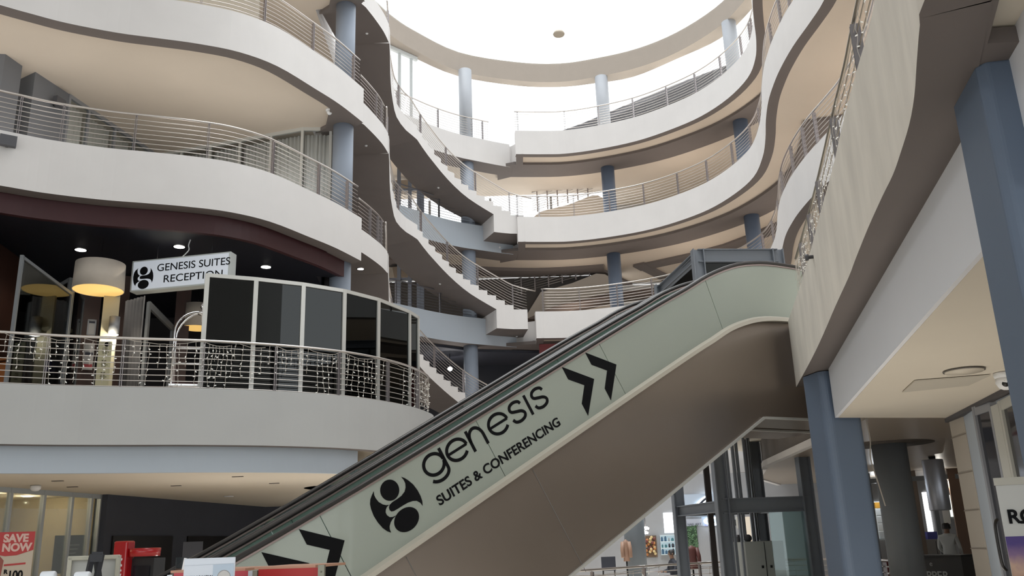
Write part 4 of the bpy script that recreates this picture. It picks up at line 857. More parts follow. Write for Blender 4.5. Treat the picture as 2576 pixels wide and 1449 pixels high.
# ------------------------------------------------------------------ icicle fairy lights
WIRE = mat('fairy_wire', (0.55, 0.50, 0.44), 0.5); BULB = mat('fairy_bulb', (0.85, 0.84, 0.80), 0.25, emit=(1, .97, .9), estr=.12)
_bm = MB().lathe((0, 0, 0), [(.006, 0), (.011, .012), (.010, .03), (0, .045)], 6); _bulb = _bm.build('bulb', [BULB]); BULBME = _bulb.data; bpy.data.objects.remove(_bulb)
def icicles(path, z, label, grp, n, dmax, sag=.08, out=0.05, rad=.0055, every=.13, bs=1.1):
    """one string: main wire looped along the rail and n drops with little bulbs"""
    P = resample([Vector((p[0], p[1], 0)) for p in path], .02); L = len(P); t = thing('icicle_light_string', label, 'fairy lights', (P[L // 2].x, P[L // 2].y, z), grp)
    m = MB(); main = []
    for i in range(0, L, 6): f = i / L; main.append((P[i].x, P[i].y, z - sag * math.sin(f * math.pi) + random.uniform(-.012, .012)))
    m.tube(main, rad, 4); org = parent_origin(t); bulbs = []
    for k in range(n):
        i = min(L - 1, int((k + .5 + random.uniform(-.3, .3)) / n * L)); q = P[i]; f = i / L; zz = z - sag * math.sin(f * math.pi); D = dmax * random.choice((.35, .55, .7, .9, 1.0)); pts = [(q.x, q.y, zz)]; c = 0; nb = every * random.uniform(.3, 1); x, y = q.x, q.y
        while c < D:
            c += .05; x += random.uniform(-.012, .012); y += random.uniform(-.010, .010); pts.append((x, y, zz - c))
            if c > nb: bulbs.append(Vector((x, y, zz - c))); nb += every
        m.tube(pts, rad * .8, 4)
    m.build('wire', [WIRE], t)
    for b in bulbs[:90]:
        o = bpy.data.objects.new('bulb', BULBME); COL.objects.link(o); o.parent = t; o.location = b - org; o.rotation_euler = (random.uniform(1.2, 2.6), 0, random.uniform(0, 6.28)); o.scale = (bs, bs, bs)
rl = offset(LEFT1, 0.10)
def sub(path, z, x0, x1): return [p for p in resample([Vector((p[0], p[1], 0)) for p in path], .05) if x0 <= proj((p.x, p.y, z))[0] <= x1]
for x0, x1, n, dm, l in ((8, 108, 5, .75, 'in front of the wooden desk'), (108, 205, 6, .8, 'left of the cream banner, by the blue screen'), (205, 302, 6, .8, 'in front of the cream banner'), (302, 506, 10, .8, 'in front of the luggage cart'), (512, 600, 9, .85, 'under the first dark glass pane beside the cart'), (600, 690, 4, .9, 'below the second dark glass pane'), (690, 770, 6, .5, 'below the third dark glass pane'), (770, 865, 6, .9, 'below the fourth dark glass pane'), (865, 950, 8, .9, 'below the fifth dark glass pane'), (950, 1030, 7, .9, 'below the last wide dark glass pane'), (1030, 1078, 16, .9, 'bunched at the end of the curved railing')):
    icicles(sub(rl, L1 + .9, x0, x1), L1 + .93, 'icicle light string on the reception railing ' + l.replace('left of', 'next to'), 'icicle lights on the reception railing', n, dm)
nl_ = offset(NEAR1, -0.20)
for y0, y1, n, l in ((2.6, 5.4, 9, 'highest above the camera'), (5.4, 7.2, 9, 'in the second bay down'), (7.2, 9.2, 16, 'in the third bay down'), (9.2, 10.7, 20, 'in the fourth bay down'), (10.7, 12.4, 26, 'in the lowest bay by the escalator top')):
    icicles([p for p in resample([Vector((p[0], p[1], 0)) for p in nl_], .05) if y0 <= p.y <= y1], L1 + .9, 'icicle light string on the near balcony railing ' + l, 'icicle lights on the near railing', n, .75, rad=.0028, every=.10, bs=.55)
# ------------------------------------------------------------------ rear of the far galleries
struct(MB().box((-3.6, 36.3, 6.7), (9.6, .3, 4.4)).build('wall_dark_first', [NIGHT])); rx = U(1357, 862, 8.85); struct(MB().box((rx.x + 4, rx.y + .6, 6.7), (8, .3, 4.38)).build('wall_red_first', [REDWALL]))
struct(MB().prism([(-9, 31.2), (-3.6, 31.6), (-1.5, 33.3), (1.0, 34.0), (5, 33.5), (9, 31), (9, 36.7), (-9, 36.7)], 8.8, 8.895).build('ceiling_dark_first', [CHARCOAL]))
p = AT(1132, 928, 33.6); t = thing('gallery_lamp', 'small bright lamp glowing behind the lowest curved stair', 'lamp', tuple(p))
MB().lathe(p, [(0, -.09), (.07, -.06), (.10, 0), (.07, .06), (0, .09)], 18).build('bulb', [MATS['downlight_bulb']], t); MB().tube([p + up * .08, Vector((p.x, p.y, 8.82))], .012, 6).build('suspension_rod', [BLACK], t); sun_lamp('gallery_bulb', tuple(p - up * .15), 30, (1, .95, .9), .06, None, 'POINT')
GG = mat('grey_green_glazing', (0.30, 0.325, 0.30), 0.35, noise=0.12, nscale=.8, stretch=(3, 3, .3))
for z0, z1, nm in ((L2, L3 - .9, 'a'), (L3, L4 - .9, 'b')):
    struct(MB().box((-7.0, 33.2, (z0 + z1) / 2), (4.2, .1, z1 - z0)).build('wall_glazed_%s' % nm, [GG])); m = MB()
    for px in (1004, 1031, 1053, 1062):
        p = px_on_path([(-9, 33.1), (-3.0, 33.1)], z1, px)
        if p: m.box((p[0], p[1], (z0 + z1) / 2), (.14, .14, z1 - z0))
    m.bar((-9, 33.1, z1 - 1.0), (-3.6, 33.1, z1 - 1.0), .08, .08); struct(m.build('window_rear_%s_frame' % nm, [mat('slate_frame', (.14, .16, .20), .5)]))
    struct(MB().bar((-4.9, 34.0, z1 - .5), (-2.2, 35.4, z1 + .1), .5, .45).build('beam_slanted_%s' % nm, [mat('tan_beam', (.33, .27, .21), .8)]))
CREAMW = mat('cream_parapet', (0.62, 0.56, 0.49), .85, noise=.03)
def rear_stair(z, lab, pts, rail, D=36.2):
    P = [AT(x, y, D) for x, y in pts]; t = thing('rear_staircase', lab, 'staircase', tuple(P[0]))
    MB().poly(P, .25, (0, 1, 0)).build('parapet', [CREAMW], t)
    a, b = [AT(x, y, D + .1) for x, y in rail]
    MB().tube([a + up * .95, b + up * .95], .03, 8).build('handrail', [STEEL], t)
    for k in range(7): MB().tube([a + up * (.10 + .11 * k), b + up * (.10 + .11 * k)], .011, 5).build('bar', [STEEL], t)
    for k in range(6): q = a + (b - a) * ((k + .5) / 6); MB().box(q + up * .45, (.05, .08, .95)).build('post', [STEELP], t)
rear_stair(L3, 'rear stair with cream parapet behind the middle far balcony', [(1325, 560), (1360, 532), (1430, 515), (1490, 491), (1503, 491), (1526, 503), (1540, 560)], ((1340, 535), (1492, 491)))
rear_stair(L2, 'rear stair with cream parapet behind the second-floor far balcony', [(1320, 800), (1360, 735), (1440, 712), (1500, 688), (1522, 690), (1548, 706), (1560, 800)], ((1295, 745), (1500, 688)))
struct(MB().poly([AT(1325, 802, 35.2), AT(1395, 770, 35.2), AT(1540, 734, 35.2), AT(1680, 722, 35.2), AT(1680, 735, 35.2), AT(1545, 752, 35.2), AT(1450, 775, 35.2), AT(1385, 802, 35.2)], .7, (0, 1, 0)).build('beam_rear_flight', [mat('brown_soffit', (.13, .10, .085), .8)]))
struct(MB().box((-2.1, 36.55, L2 + 1.4), (13.6, .1, 2.8)).build('wall_rear_second', [mat('dark_rear_wall', (.11, .10, .095), .8)]))
# outside, seen over the uppermost balcony: a cream wall with a dark roof edge
q = [AT(x, y, 46) for x, y in ((1385, 330), (1600, 286), (1850, 190), (1850, 155), (1600, 262), (1385, 322))]
nb = thing('neighbouring_roof', 'dark sloping roof edge with a cream wall outside the uppermost windows', 'building', tuple(q[0]))
MB().poly([AT(x, y, 46.5) for x, y in ((1360, 345), (1650, 345), (1850, 330), (1850, 190), (1720, 240), (1590, 293), (1480, 318))], 1.0, (0, 1, 0)).build('cream_wall', [CREAMW], nb)
MB().poly([AT(x, y, 46) for x, y in ((1395, 335), (1480, 322), (1590, 296), (1720, 243), (1850, 190), (1850, 155), (1700, 212), (1580, 262), (1460, 312))], 1.2, (0, 1, 0)).build('roof_edge', [mat('slate_roof', (.06, .055, .06), .7)], nb)
# ------------------------------------------------------------------ large columns
cA_, cB_, cC_ = [U(x, y, ZF) for x, y in ((2398, 272), (2453, 171), (2545, 152))]; m = MB(); m.prism([tuple(cA_[:2]), tuple(cB_[:2]), (cB_.x + .03, cB_.y - .04), (cC_.x + .3, cC_.y - .06), (cA_.x + .4, cA_.y - .02)], 0, ZF + .01); struct(m.build('column_near', [BLUE], bevel=.012))
c = AT(2118, 1200, 11.95); d = Vector((.98, .2, 0)).normalized(); e = Vector((-.2, .98, 0)).normalized(); hw = .255; rr = .10; P = []
for sx, sy, a0 in ((1, 1, 0), (-1, 1, 90), (-1, -1, 180), (1, -1, 270)):
    for k in range(7): a = math.radians(a0 + 15 * k); P.append(tuple((c + d * (sx * (hw - rr) + rr * math.cos(a)) + e * (sy * (hw - rr) + rr * math.sin(a)))[:2]))
struct(MB().prism(P, 0, 3.56).build('column_middle', [BLUE]))
# ------------------------------------------------------------------ ground floor: shop under the reception
WARM = mat('warm_shop_wall', (0.50, 0.42, 0.28), .8, noise=.05)
ga, gb = Vector((-10.62, 17.2, 0)), Vector((-9.98, 21.3, 0))
struct(MB().strip([(-12.9, 16.0), (-12.6, 22.5)], [(-13.1, 16.0), (-12.8, 22.5)], 0, 3.05).build('wall_shop_back', [WARM])); struct(MB().strip([(-12.8, 22.4), (-9.9, 21.5)], [(-12.8, 22.6), (-9.9, 21.7)], 0, 3.05).build('wall_shop_end', [WARM]))
fr = MB(); d = (gb - ga).normalized(); e = Vector((-d.y, d.x, 0)); pts = [ga]
for px in (13, 94, 169, 225, 254):
    q = px_on_path([tuple(ga[:2]), tuple(gb[:2])], 3.0, px)
    if q: pts.append(Vector((q[0], q[1], 0)))
pts.append(gb)
for q in pts: fr.box(q + up * 1.525, (.075, .09, 3.05), d, e)
fr.bar(ga + up * 3.0, gb + up * 3.0, .08, .1); struct(fr.build('window_6_frame', [mat('silver_mullion', (.42, .45, .47), .4, metal=.4)])); struct(pane('window_6', ga, gb, 0, 3.0, glass('shop_glass', (.80, .80, .78), .03), None))
for y, x in ((18.0, -11.7), (19.6, -11.6), (20.9, -11.5)):
    t = thing('shop_downlight', ['recessed light in the shop ceiling at the frame edge', 'recessed light in the shop ceiling above the red poster', 'recessed light in the shop ceiling by the end wall'][int((y - 17.5) / 1.3)], 'ceiling light', (x, y, 3.05))
    MB().lathe((x, y, 3.045), [(0, -.012), (.10, -.010), (.12, 0)], 18).build('bulb', [MATS['downlight_bulb']], t); sun_lamp('shop_lamp', (x, y, 2.9), 26, (1, .86, .6), .08, None, 'POINT')
def flat(name, label, cat, c, w, h, nrm, m, edge=None, th=.02, loc=None):
    n = Vector(nrm).normalized(); d = Vector((-n.y, n.x, 0)).normalized(); t = thing(name, label, cat, tuple(c)); MB().box(c, (w, th, h), d, -n).build('board', [m], t); return t, d, n
# SAVE NOW poster on the glass
PD = 17.5
q = AT(32, 1408, PD); w_ = 72 / FPX * 18; h_ = 110 / FPX * 18; nrm = Vector((.35, -.94, 0))
po, d, n = flat('sale_poster', 'red and cream SAVE NOW poster standing behind the shop glass', 'poster', q, w_, h_, nrm, mat('poster_cream', (.50, .42, .33), .6))
z0 = q.z + h_ / 2
rp = [(-w_ / 2, 0), (w_ / 2, 0), (w_ / 2, -.30), (.05, -.38), (-.12, -.39), (-w_ / 2, -.35)]
PFr = lambda u, v, h: Vector((q.x, q.y, z0)) + d * u + up * v + n * (.011 + h)
vinyl('red_flag', [rp], po, PFr, mat('poster_flag_red', (.42, .035, .035), .55))
text_mesh('lettering', 'SAVE', .175, mat('poster_letter', (.62, .42, .36), .6), PFr(-.17, -.16, .004), d, up, po, bold=.008, sx=.95); text_mesh('lettering', 'NOW', .175, MATS['poster_letter'], PFr(-.18, -.31, .004), d, up, po, bold=.008, sx=.95)
vinyl('figure_print', [[(-w_ / 2, -.40), (-.2, -.38), (-.13, -.46), (-.15, -.7), (-.12, -h_), (-w_ / 2, -h_)]], po, PFr, picture('figure_print_paint', [(0, (.25, .05, .03)), (.5, (.55, .2, .1)), (1, (.6, .3, .2))], 2, 6))
text_mesh('lettering', '100', .19, BLACKP, PFr(-.05, -.76, .004), d, up, po, bold=.006, sx=.8); text_mesh('lettering', 'R', .09, BLACKP, PFr(-.11, -.67, .004), d, up, po, bold=.004)
vinyl('red_line', [[(-.12, -.52), (.2, -.50), (.2, -.53), (-.12, -.55)]], po, PFr, MATS['poster_flag_red'])
q = AT(174, 1394, 23.4); t, d, n = flat('dark_poster', 'dark poster leaning inside the shop behind the mullions', 'poster', q, 66 / FPX * 22, 84 / FPX * 22, (.45, -.9, 0), mat('dark_poster_print', (.03, .03, .03), .4, noise=.5, nscale=6))
mb = MB()
for k in range(3): mb.box(q + n * .015 + up * (.2 - .09 * k) + d * .05, (.3 - .06 * k, .006, .02), d, -n)
mb.build('pale_lines', [mat('poster_line', (.3, .3, .3), .6)], t)
# charcoal back wall with dark openings
wa, wb = Vector((-9.8, 21.3, 0)), Vector((-8.3, 31.2, 0))
struct(MB().strip([tuple(wa[:2]), tuple(wb[:2]), (-3.0, 31.3)], [(-10.1, 21.3), (-8.6, 31.4), (-3.0, 31.5)], 0, 3.2).build('wall_charcoal', [CHARCOAL]))
dd = (wb - wa).normalized(); en = Vector((dd.y, -dd.x, 0))
for i, (f0, f1) in enumerate(((.03, .30), (.38, .72))):
    a = wa + dd * (10 * f0) + en * .02; b = wa + dd * (10 * f1) + en * .02; struct(pane('door_dark_%s' % 'ab'[i], a, b, 0, 2.1, mat('dark_doorway', (.012, .010, .009), .3), None, t=.05))
q = AT(483, 1412, 24.5); t, d, n = flat('grey_cabinet_panel', 'narrow grey panel between the dark doorways', 'panel', q, 42 / FPX * 25, .95, (.3, -.95, 0), mat('panel_grey', (.10, .105, .13), .5))
# cash machine
cp = AT(311, 1400, 18.0); zt = zat(311, 1361, 18.0); t = thing('cash_machine', 'red cash machine pylon lettered ATM with a round red canopy', 'cash machine', (cp.x, cp.y, 0)); RED = mat('glossy_red', (.42, .008, .012), .3, coat=.4)
d = Vector((.95, -.3, 0)).normalized(); e = Vector((.3, .95, 0)).normalized()
MB().box((cp.x, cp.y, zt / 2), (.30, .22, zt), d, e).build('pylon', [RED], t, bevel=.03)
text_mesh('lettering', 'ATM', .20, WHITE, Vector((cp.x, cp.y, 1.18)) - e * .112 + d * .07, up, -d, t, bold=.006)
cz = zat(350, 1390, 18); MB().lathe((cp + d * .38 + e * .1)[:2] + (cz,) if False else tuple((cp + d * .38 + e * .1)[:2]) + (cz,), [(.26, -.07), (.27, .07), (.25, .075), (0, .075)], 28).build('canopy', [RED], t)
MB().box((cp + d * .38 + e * .2)[:2] + (0,) if False else tuple((cp + d * .38 + e * .2)[:2]) + (cz / 2 - .05,), (.5, .3, cz - .1), d, e).build('machine_body', [mat('atm_black', (.02, .02, .022), .35)], t)
MB().box(tuple((cp + d * .38 + e * .045)[:2]) + (cz - .34,), (.36, .02, .22), d, e).build('display', [mat('atm_screen', (.01, .01, .015), .15)], t)
# ceiling fittings under the reception
disc = mat('dark_recess', (.10, .085, .075), .8)
struct(MB().lathe((0, 0, 0), [(0, 0), (1, 0)], 40).build('ceiling_recess', [disc])); o = bpy.data.objects['ceiling_recess']
p = U(830, 1226, 3.048); o.location = (p.x + .35, p.y + .2, 3.047); o.scale = (1.0, 1.0, 1)
def slot(px, py, lab):
    p = U(px, py, 3.045); t = thing('ceiling_vent', lab, 'ceiling vent', tuple(p)); MB().box(p, (.22, .05, .012)).build('slot', [BLACK], t)
for px, py, l in ((145, 1210, 'small dark slot in the soffit above the shop glazing, by its front edge'), (182, 1225, 'small dark slot in the soffit just above the second mullion'), (443, 1222, 'small dark slot in the soffit above the charcoal wall'), (598, 1199, 'small dark slot in the soffit by the pale blue bulkhead'), (690, 1216, 'small dark slot in the soffit beside the round recess')): slot(px, py, l)
p = U(575, 1248, 3.045); t = thing('soffit_downlight', 'pale unlit round downlight in the soffit before the charcoal wall', 'ceiling light', tuple(p)); MB().lathe(p, [(.13, 0), (.13, -.015), (.10, -.02), (0, -.012)], 20).build('trim_ring', [WHITE], t)
p = U(90, 1222, 3.04); t = thing('smoke_detector', 'round white detector under the soffit beside the shop mullions', 'smoke detector', tuple(p)); MB().lathe(p, [(.10, 0), (.10, -.06), (.06, -.10), (0, -.11)], 18).build('housing', [WHITE], t)
# plant seen over the escalator handrail
pp = AT(706, 1300, 12.5); plant = thing('potted_plant', 'green leafy plant rising above the escalator handrail', 'plant', (pp.x, pp.y, 0))
LEAF = mat('leaf_green', (.22, .36, .07), .5, noise=.4, nscale=8); MB().lathe((pp.x, pp.y, 0), [(.16, 0), (.22, .5), (.20, .5), (0, .46)], 20).build('pot', [mat('pot_grey', (.2, .2, .2), .6)], plant)
sm_ = MB(); lf = MB()
for k in range(11):
    a = random.uniform(0, 6.28); zt_ = random.uniform(1.7, 2.32); tip = Vector((pp.x + .26 * math.cos(a) * random.uniform(.5, 1.5) + .12, pp.y + .2 * math.sin(a), zt_)); sm_.tube([Vector((pp.x, pp.y, .45)), (tip + Vector((pp.x, pp.y, 1.4))) / 2 + up * .05, tip], .008, 5)
    for j in range(3):
        a2 = a + random.uniform(-1.2, 1.2); L = random.uniform(.10, .18); dl = Vector((math.cos(a2), math.sin(a2), random.uniform(-.2, .5))).normalized(); sd_ = dl.cross(up).normalized() * (L * .25); b = tip - up * (.09 * j)
        lf.add([b, b + dl * L * .5 + sd_, b + dl * L - up * .02, b + dl * L * .5 - sd_, b + dl * L * .5 + up * .012], [(0, 4, 1), (1, 4, 2), (2, 4, 3), (3, 4, 0)])
sm_.build('stem', [mat('stem_green', (.10, .16, .05), .6)], plant); lfo = lf.build('foliage', [LEAF], plant)
# ------------------------------------------------------------------ promotion stand in front of the camera
t = thing('promotion_stand', 'red counter panel with silver edge posts at the foot of the escalator', 'display stand', tuple(AT(640, 1449, 4.6))); RB = mat('stand_red', (.40, .012, .010), .4)
for x0, y0, x1, y1, D0, D1, mm in ((652, 1436, 806, 1424, 4.55, 4.45, RB), (440, 1443, 628, 1434, 4.75, 4.6, mat('stand_pinkred', (.50, .05, .07), .4))):
    a, b = AT(x0, y0, D0), AT(x1, y1, D1); d = (b - a); d.z = 0; d.normalize(); e = Vector((-d.y, d.x, 0))
    zt = (a.z + b.z) / 2; c = (a + b) / 2; MB().box((c.x, c.y, zt / 2), ((b.xy - a.xy).length, .02, zt), d, e).build('red_panel', [mm], t)
    MB().box((c.x, c.y + .25, zt + .006), ((b.xy - a.xy).length, .5, .012), d, e).build('counter_top', [mat('stand_edge_peach', (.55, .30, .20), .5)], t)
for x, y, D, w in ((645, 1435, 4.56, .022), (634, 1436, 4.58, .022), (811, 1421, 4.44, .03), (432, 1446, 4.77, .025)):
    a = AT(x, y, D); mb = MB(); mb.box((a.x, a.y - .01, a.z / 2), (w, .03, a.z)); mb.lathe((a.x, a.y - .026, a.z - .03), [(.004, 0), (.004, .004), (0, .004)], 8, axis=(0, -1, 0)); mb.build('edge_post', [mat('stand_post_olive', (.26, .25, .20), .4, metal=.6) if x in (645, 811) else mat('stand_post_silver', (.6, .64, .68), .35, metal=.5)], t)
a, b = AT(462, 1449, 4.35), AT(590, 1449, 4.25); d = (b - a); d.z = 0; d.normalize(); e = Vector((-d.y, d.x, 0)); zt0, zt1 = zat(463, 1406, 4.35), zat(590, 1401, 4.25)
t = thing('counter_sign', 'white card sign lettered CHILLAS NOW with a small photo, standing on the red counter', 'sign', tuple((a + b) / 2)); c = (a + b) / 2; W_ = (b.xy - a.xy).length; zc = (zt0 + zt1) / 2; hh = .26
MB().box((c.x, c.y, zc - hh / 2), (W_, .006, hh), d, e).build('card', [mat('card_white', (.72, .77, .86), .35)], t)
CF = lambda u, v, h: Vector((c.x, c.y, zc)) + d * u + up * v - e * (.004 + h)
text_mesh('lettering', 'CHILLAS NOW', .021, BLACKP, CF(-W_ / 2 + .005, -.088, .001), d, up, t, thick=.0005, shear=.12, sx=.93)
vinyl('fold_line', [[(-W_ / 2, -.030), (W_ / 2, -.026), (W_ / 2, -.0268), (-W_ / 2, -.0308)]], t, CF, mat('card_line', (.45, .5, .56), .5), .0006)
vinyl('photo_print', [[(W_ * .08, -.030), (W_ / 2 - .004, -.027), (W_ / 2 - .004, -.2), (W_ * .08, -.2)]], t, CF, picture('card_photo', [(0, (.42, .40, .38)), (.45, (.40, .45, .55)), (1, (.50, .60, .72))], 2, 5, -.12, .0), .0008)
mb = MB(); mb.lathe(CF(W_ * .30, -.085, .001), [(.032, 0), (.026, .0015), (0, .002)], 20, axis=-e); mb.build('print_cloud', [mat('print_pale', (.60, .58, .57), .6)], t)
mb = MB(); mb.lathe(CF(W_ * .30, -.100, .0035), [(.009, 0), (0, .001)], 12, axis=-e); mb.build('print_dark', [mat('print_grey', (.22, .22, .24), .6)], t)
a = AT(456, 1420, 4.9); t = thing('leaflet_holder', 'small clear leaflet holder with a white edge behind the counter card', 'leaflet holder', tuple(a)); dl = Vector((.25, .9, 0)).normalized()
MB().box(a + Vector((-.015, .05, -.02)), (.10, .004, .11), dl, Vector((.9, -.25, .0))).build('clear_panel', [glass('acrylic', (.6, .6, .62), .05)], t); MB().bar(a + Vector((.02, 0, .03)), a + Vector((.005, 0, -.07)), .012, .012).build('white_edge', [WHITE], t)
# cream tray on a black easel, white rounded pots
ea = AT(235, 1440, 6.3); t = thing('easel', 'black easel carrying the back of a cream framed board', 'easel', (ea.x, ea.y, 0)); T1 = zat(240, 1392, 6.3); BK = mat('easel_black', (.02, .022, .028), .5)
for x in (229, 252): a = AT(x + 4, 1394, 6.25); b = AT(x - 10, 1449, 6.25); b = a + (b - a) * 8; MB().bar(a, Vector((b.x, b.y - .1, 0.02)), .028, .028).build('leg', [BK], t)
a, b = AT(231, 1394, 6.25), AT(259, 1394, 6.25); MB().bar(a, b, .03, .028).build('top_bar', [BK], t); a, b = AT(226, 1404, 6.25), AT(258, 1404, 6.25); MB().bar(a, b, .04, .045).build('clamp_bar', [BK], t)
MB().bar(AT(243, 1400, 6.3), Vector((ea.x, ea.y + .7, .02)), .03, .03).build('rear_leg', [BK], t)
t2 = thing('framed_board', 'cream framed board seen from behind, resting on the black easel', 'board', (ea.x, ea.y + .06, 1.2)); F = [AT(172, 1397, 6.42), AT(302, 1400, 6.42)]; wd = (F[1] - F[0]); L = wd.length; wd.normalize(); zt = (F[0].z + F[1].z) / 2; c = (F[0] + F[1]) / 2; e = Vector((-wd.y, wd.x, 0)).normalized(); dh = Vector((wd.x, wd.y, 0)).normalized()
CRM = mat('board_cream', (.47, .46, .38), .6); MB().box((c.x, c.y + .02, zt - .30), (L, .012, .60), dh, e).build('backing', [mat('board_back', (.52, .53, .51), .6)], t2)
for s in (-1, 1):
    MB().box(Vector((c.x, c.y, zt - .30)) + dh * (s * (L / 2 - .012)), (.026, .05, .60), dh, e).build('frame_side', [CRM], t2, bevel=.004); MB().box((c.x, c.y, zt - .30 + s * .29), (L, .05, .026), dh, e).build('frame_bar', [CRM], t2, bevel=.004)
WH = mat('glossy_white', (.80, .83, .88), .25, coat=.3)
for (x0, x1, yt, D, lab) in ((76, 141, 1437, 3.2, 'white rounded container lid with a dark curved mark, beside the red poster'), (160, 228, 1438, 3.1, 'white rounded container lid with a dark curved mark, below the framed board')):
    a, b = AT(x0, 1449, D), AT(x1, 1449, D); zt = zat((x0 + x1) / 2, yt, D); c = (a + b) / 2; w = (b - a).length; t = thing('white_container', lab, 'container', (c.x, c.y, zt - .2)); dx = Vector((b.x - a.x, b.y - a.y, 0)).normalized(); ey = Vector((-dx.y, dx.x, 0))
    ax = (dx * .93 - ey * .36).normalized(); r1, r2 = w * .22, w * .19
    cyl = lambda r: [(0, 0), (r * .82, 0), (r * .97, w * .03), (r, w * .09), (r, w * .5), (r * .95, w * .56), (r * .8, w * .6), (0, w * .6)]
    MB().lathe(Vector((c.x, c.y, zt - r1)) + dx * (-w * .08), cyl(r1), 30, axis=ax).build('large_roll', [WH], t); MB().lathe(Vector((c.x, c.y - .01, zt - r1 * 1.75)) + dx * (-w * .46), cyl(r2), 30, axis=ax).build('small_roll', [WH], t)
    MB().box((c.x, c.y + .02, zt - .13), (w * 1.1, .12, .14), dx, ey).build('carton', [WH], t, bevel=.01)
    pf = Vector((c.x, c.y, zt - r1)) + dx * (-w * .08) - ax * .0015; vx = (dx - ax * dx.dot(ax)).normalized() if abs(dx.dot(ax)) < .99 else ey; vx = Vector((ax.y, -ax.x, 0)).normalized() * -1
    vinyl('mark', [stroke(arc(0, 0, r1 * .55, r1 * .55, 20, 150, 12), r1 * .16)], t, (lambda pf, vx, ax: (lambda u, v, h: pf + vx * u + up * v - ax * h))(pf, vx, ax), mat('mark_navy', (.02, .03, .08), .5), .001)
# ------------------------------------------------------------------ ground floor on the right: shopfront beside the camera
PIER = mat('cream_tile_pier', (.50, .45, .38), .6, noise=.05); 
a, b, c_ = U(2386, 1051, ZB), U(2420, 1037, ZB), U(2444, 1021, ZB)
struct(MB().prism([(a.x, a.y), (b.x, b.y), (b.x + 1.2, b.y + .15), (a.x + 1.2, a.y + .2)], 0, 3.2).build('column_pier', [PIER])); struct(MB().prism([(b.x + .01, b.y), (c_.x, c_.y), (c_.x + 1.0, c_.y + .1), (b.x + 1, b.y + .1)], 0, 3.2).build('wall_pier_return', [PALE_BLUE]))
m = MB()
for k in range(6):
    z = .45 + .45 * k; m.box(((a.x + b.x) / 2 - .004, (a.y + b.y) / 2, z), (.012, (a - b).length, .012), (b - a).cross(up).normalized(), (b - a).normalized())
struct(m.build('trim_pier_joint', [mat('joint_brown', (.28, .24, .2), .8)]))
GLD = mat('dark_reflecting_glass', (.018, .018, .024), .06, spec=.6)
FRG = mat('shopfront_grey_frame', (.33, .34, .37), .45, metal=.3)
def upane(name, label, px0, py0, px1, py1, z1, glass_m, frame_m, fw=.06, hard=False):
    p, q = U(px0, py0, ZB), U(px1, py1, ZB); p.z = q.z = 0; d = (q - p).normalized(); e = Vector((-d.y, d.x, 0)); t = thing(name, label, 'shop door', tuple((p + q) / 2))
    for s in (p, q): MB().box(s + up * (z1 / 2), (fw, .07, z1), d, e).build('stile', [frame_m], t)
    for z in (.1, z1 - .05): MB().bar(p + up * z, q + up * z, .06, .1).build('rail', [frame_m], t)
    pane('glass_pane', p, q, .12, z1 - .08, glass_m, t, inset=fw / 2)
    if hard:
        for z in hard: MB().box(p - e * -.05 + up * z, (.09, .07, .13), d, e).build('hinge_cover', [WHITE], t, bevel=.01)
    return t
upane('shop_door', 'dark glass shop door next to the cream tiled pier', 2452, 1015, 2492, 1000, ZB - .04, GLD, FRG, .05)
upane('shop_door', 'folded glass shop door with white hinge covers', 2516, 990, 2566, 962, ZB - .08, GLD, mat('cream_door_frame', (.50, .50, .46), .5), .10, hard=(2.55, 2.31))
p, q = U(2494, 999, ZB), U(2512, 991, ZB); struct(MB().bar((p.x, p.y, 1.43), (q.x, q.y, 1.43), .06, 2.86).build('trim_shopfront_post', [MATS['cream_door_frame']]))
p, q = U(2384, 1052, ZB), U(2576, 953, ZB); q = q + (q - p) * .8; struct(MB().bar((p.x, p.y, ZB - .03), (q.x, q.y, ZB - .03), .08, .05).build('trim_shopfront_head', [mat('dark_head_trim', (.07, .065, .07), .6)]))
hp = AT(2520, 1370, 9.3); t = thing('door_handle_bar', 'dark curved pull handle on the shop door behind the white poster stand', 'door handle', tuple(hp)); MB().tube(smooth([tuple(hp + Vector((0, 0, .22))), tuple(hp + Vector((-.05, -.04, .15))), tuple(hp + Vector((-.05, -.04, -.15))), tuple(hp + Vector((0, 0, -.22)))], 5), .013, 8).build('grip', [BLACK], t)
struct(MB().strip([(5.3, 10.2), (4.5, 6), (3.6, 1.9)], [(5.6, 10.2), (4.8, 6), (3.9, 1.9)], 0, .02).build('trim_threshold', [FRG]))
struct(MB().strip([(7.4, 11.2), (7.2, 5), (7, 1.9)], [(7.7, 11.2), (7.5, 5), (7.3, 1.9)], 0, 3.4).build('wall_shop_interior', [mat('dim_shop_wall', (.10, .09, .08), .8)]))
# poster stand
PDS = 5.7; tl, bl = AT(2501, 1203, PDS), AT(2501 + 60, 1449 + 20, PDS - .25); d = Vector((.93, -.36, 0)).normalized(); n = Vector((-d.y * -1, d.x * -1, 0)); n = Vector((d.y, -d.x, 0)); lean = Vector((0, 0, 1))
bs = thing('poster_stand', 'white upright banner stand with bold lettering above a purple sunset photo', 'banner stand', (tl.x + .4, tl.y, 0)); ht = tl.z
BW = .85; c = Vector((tl.x, tl.y, 0)) + d * (BW / 2)
MB().box(c + up * (ht / 2), (BW, .012, ht - .06), d, -n).build('panel', [mat('banner_white', (.56, .56, .54), .5)], bs); MB().box(c + up * (ht - .02), (BW + .01, .03, .04), d, -n).build('top_clip', [mat('banner_clip', (.5, .48, .42), .4)], bs); MB().box(c + up * .05, (BW + .04, .2, .1), d, -n).build('base', [ALU], bs, bevel=.01)
BF = lambda u, v, h: Vector((tl.x, tl.y, ht)) + d * u + up * v + n * (.0075 + h)
zz = zat(2530, 1350, PDS) - ht
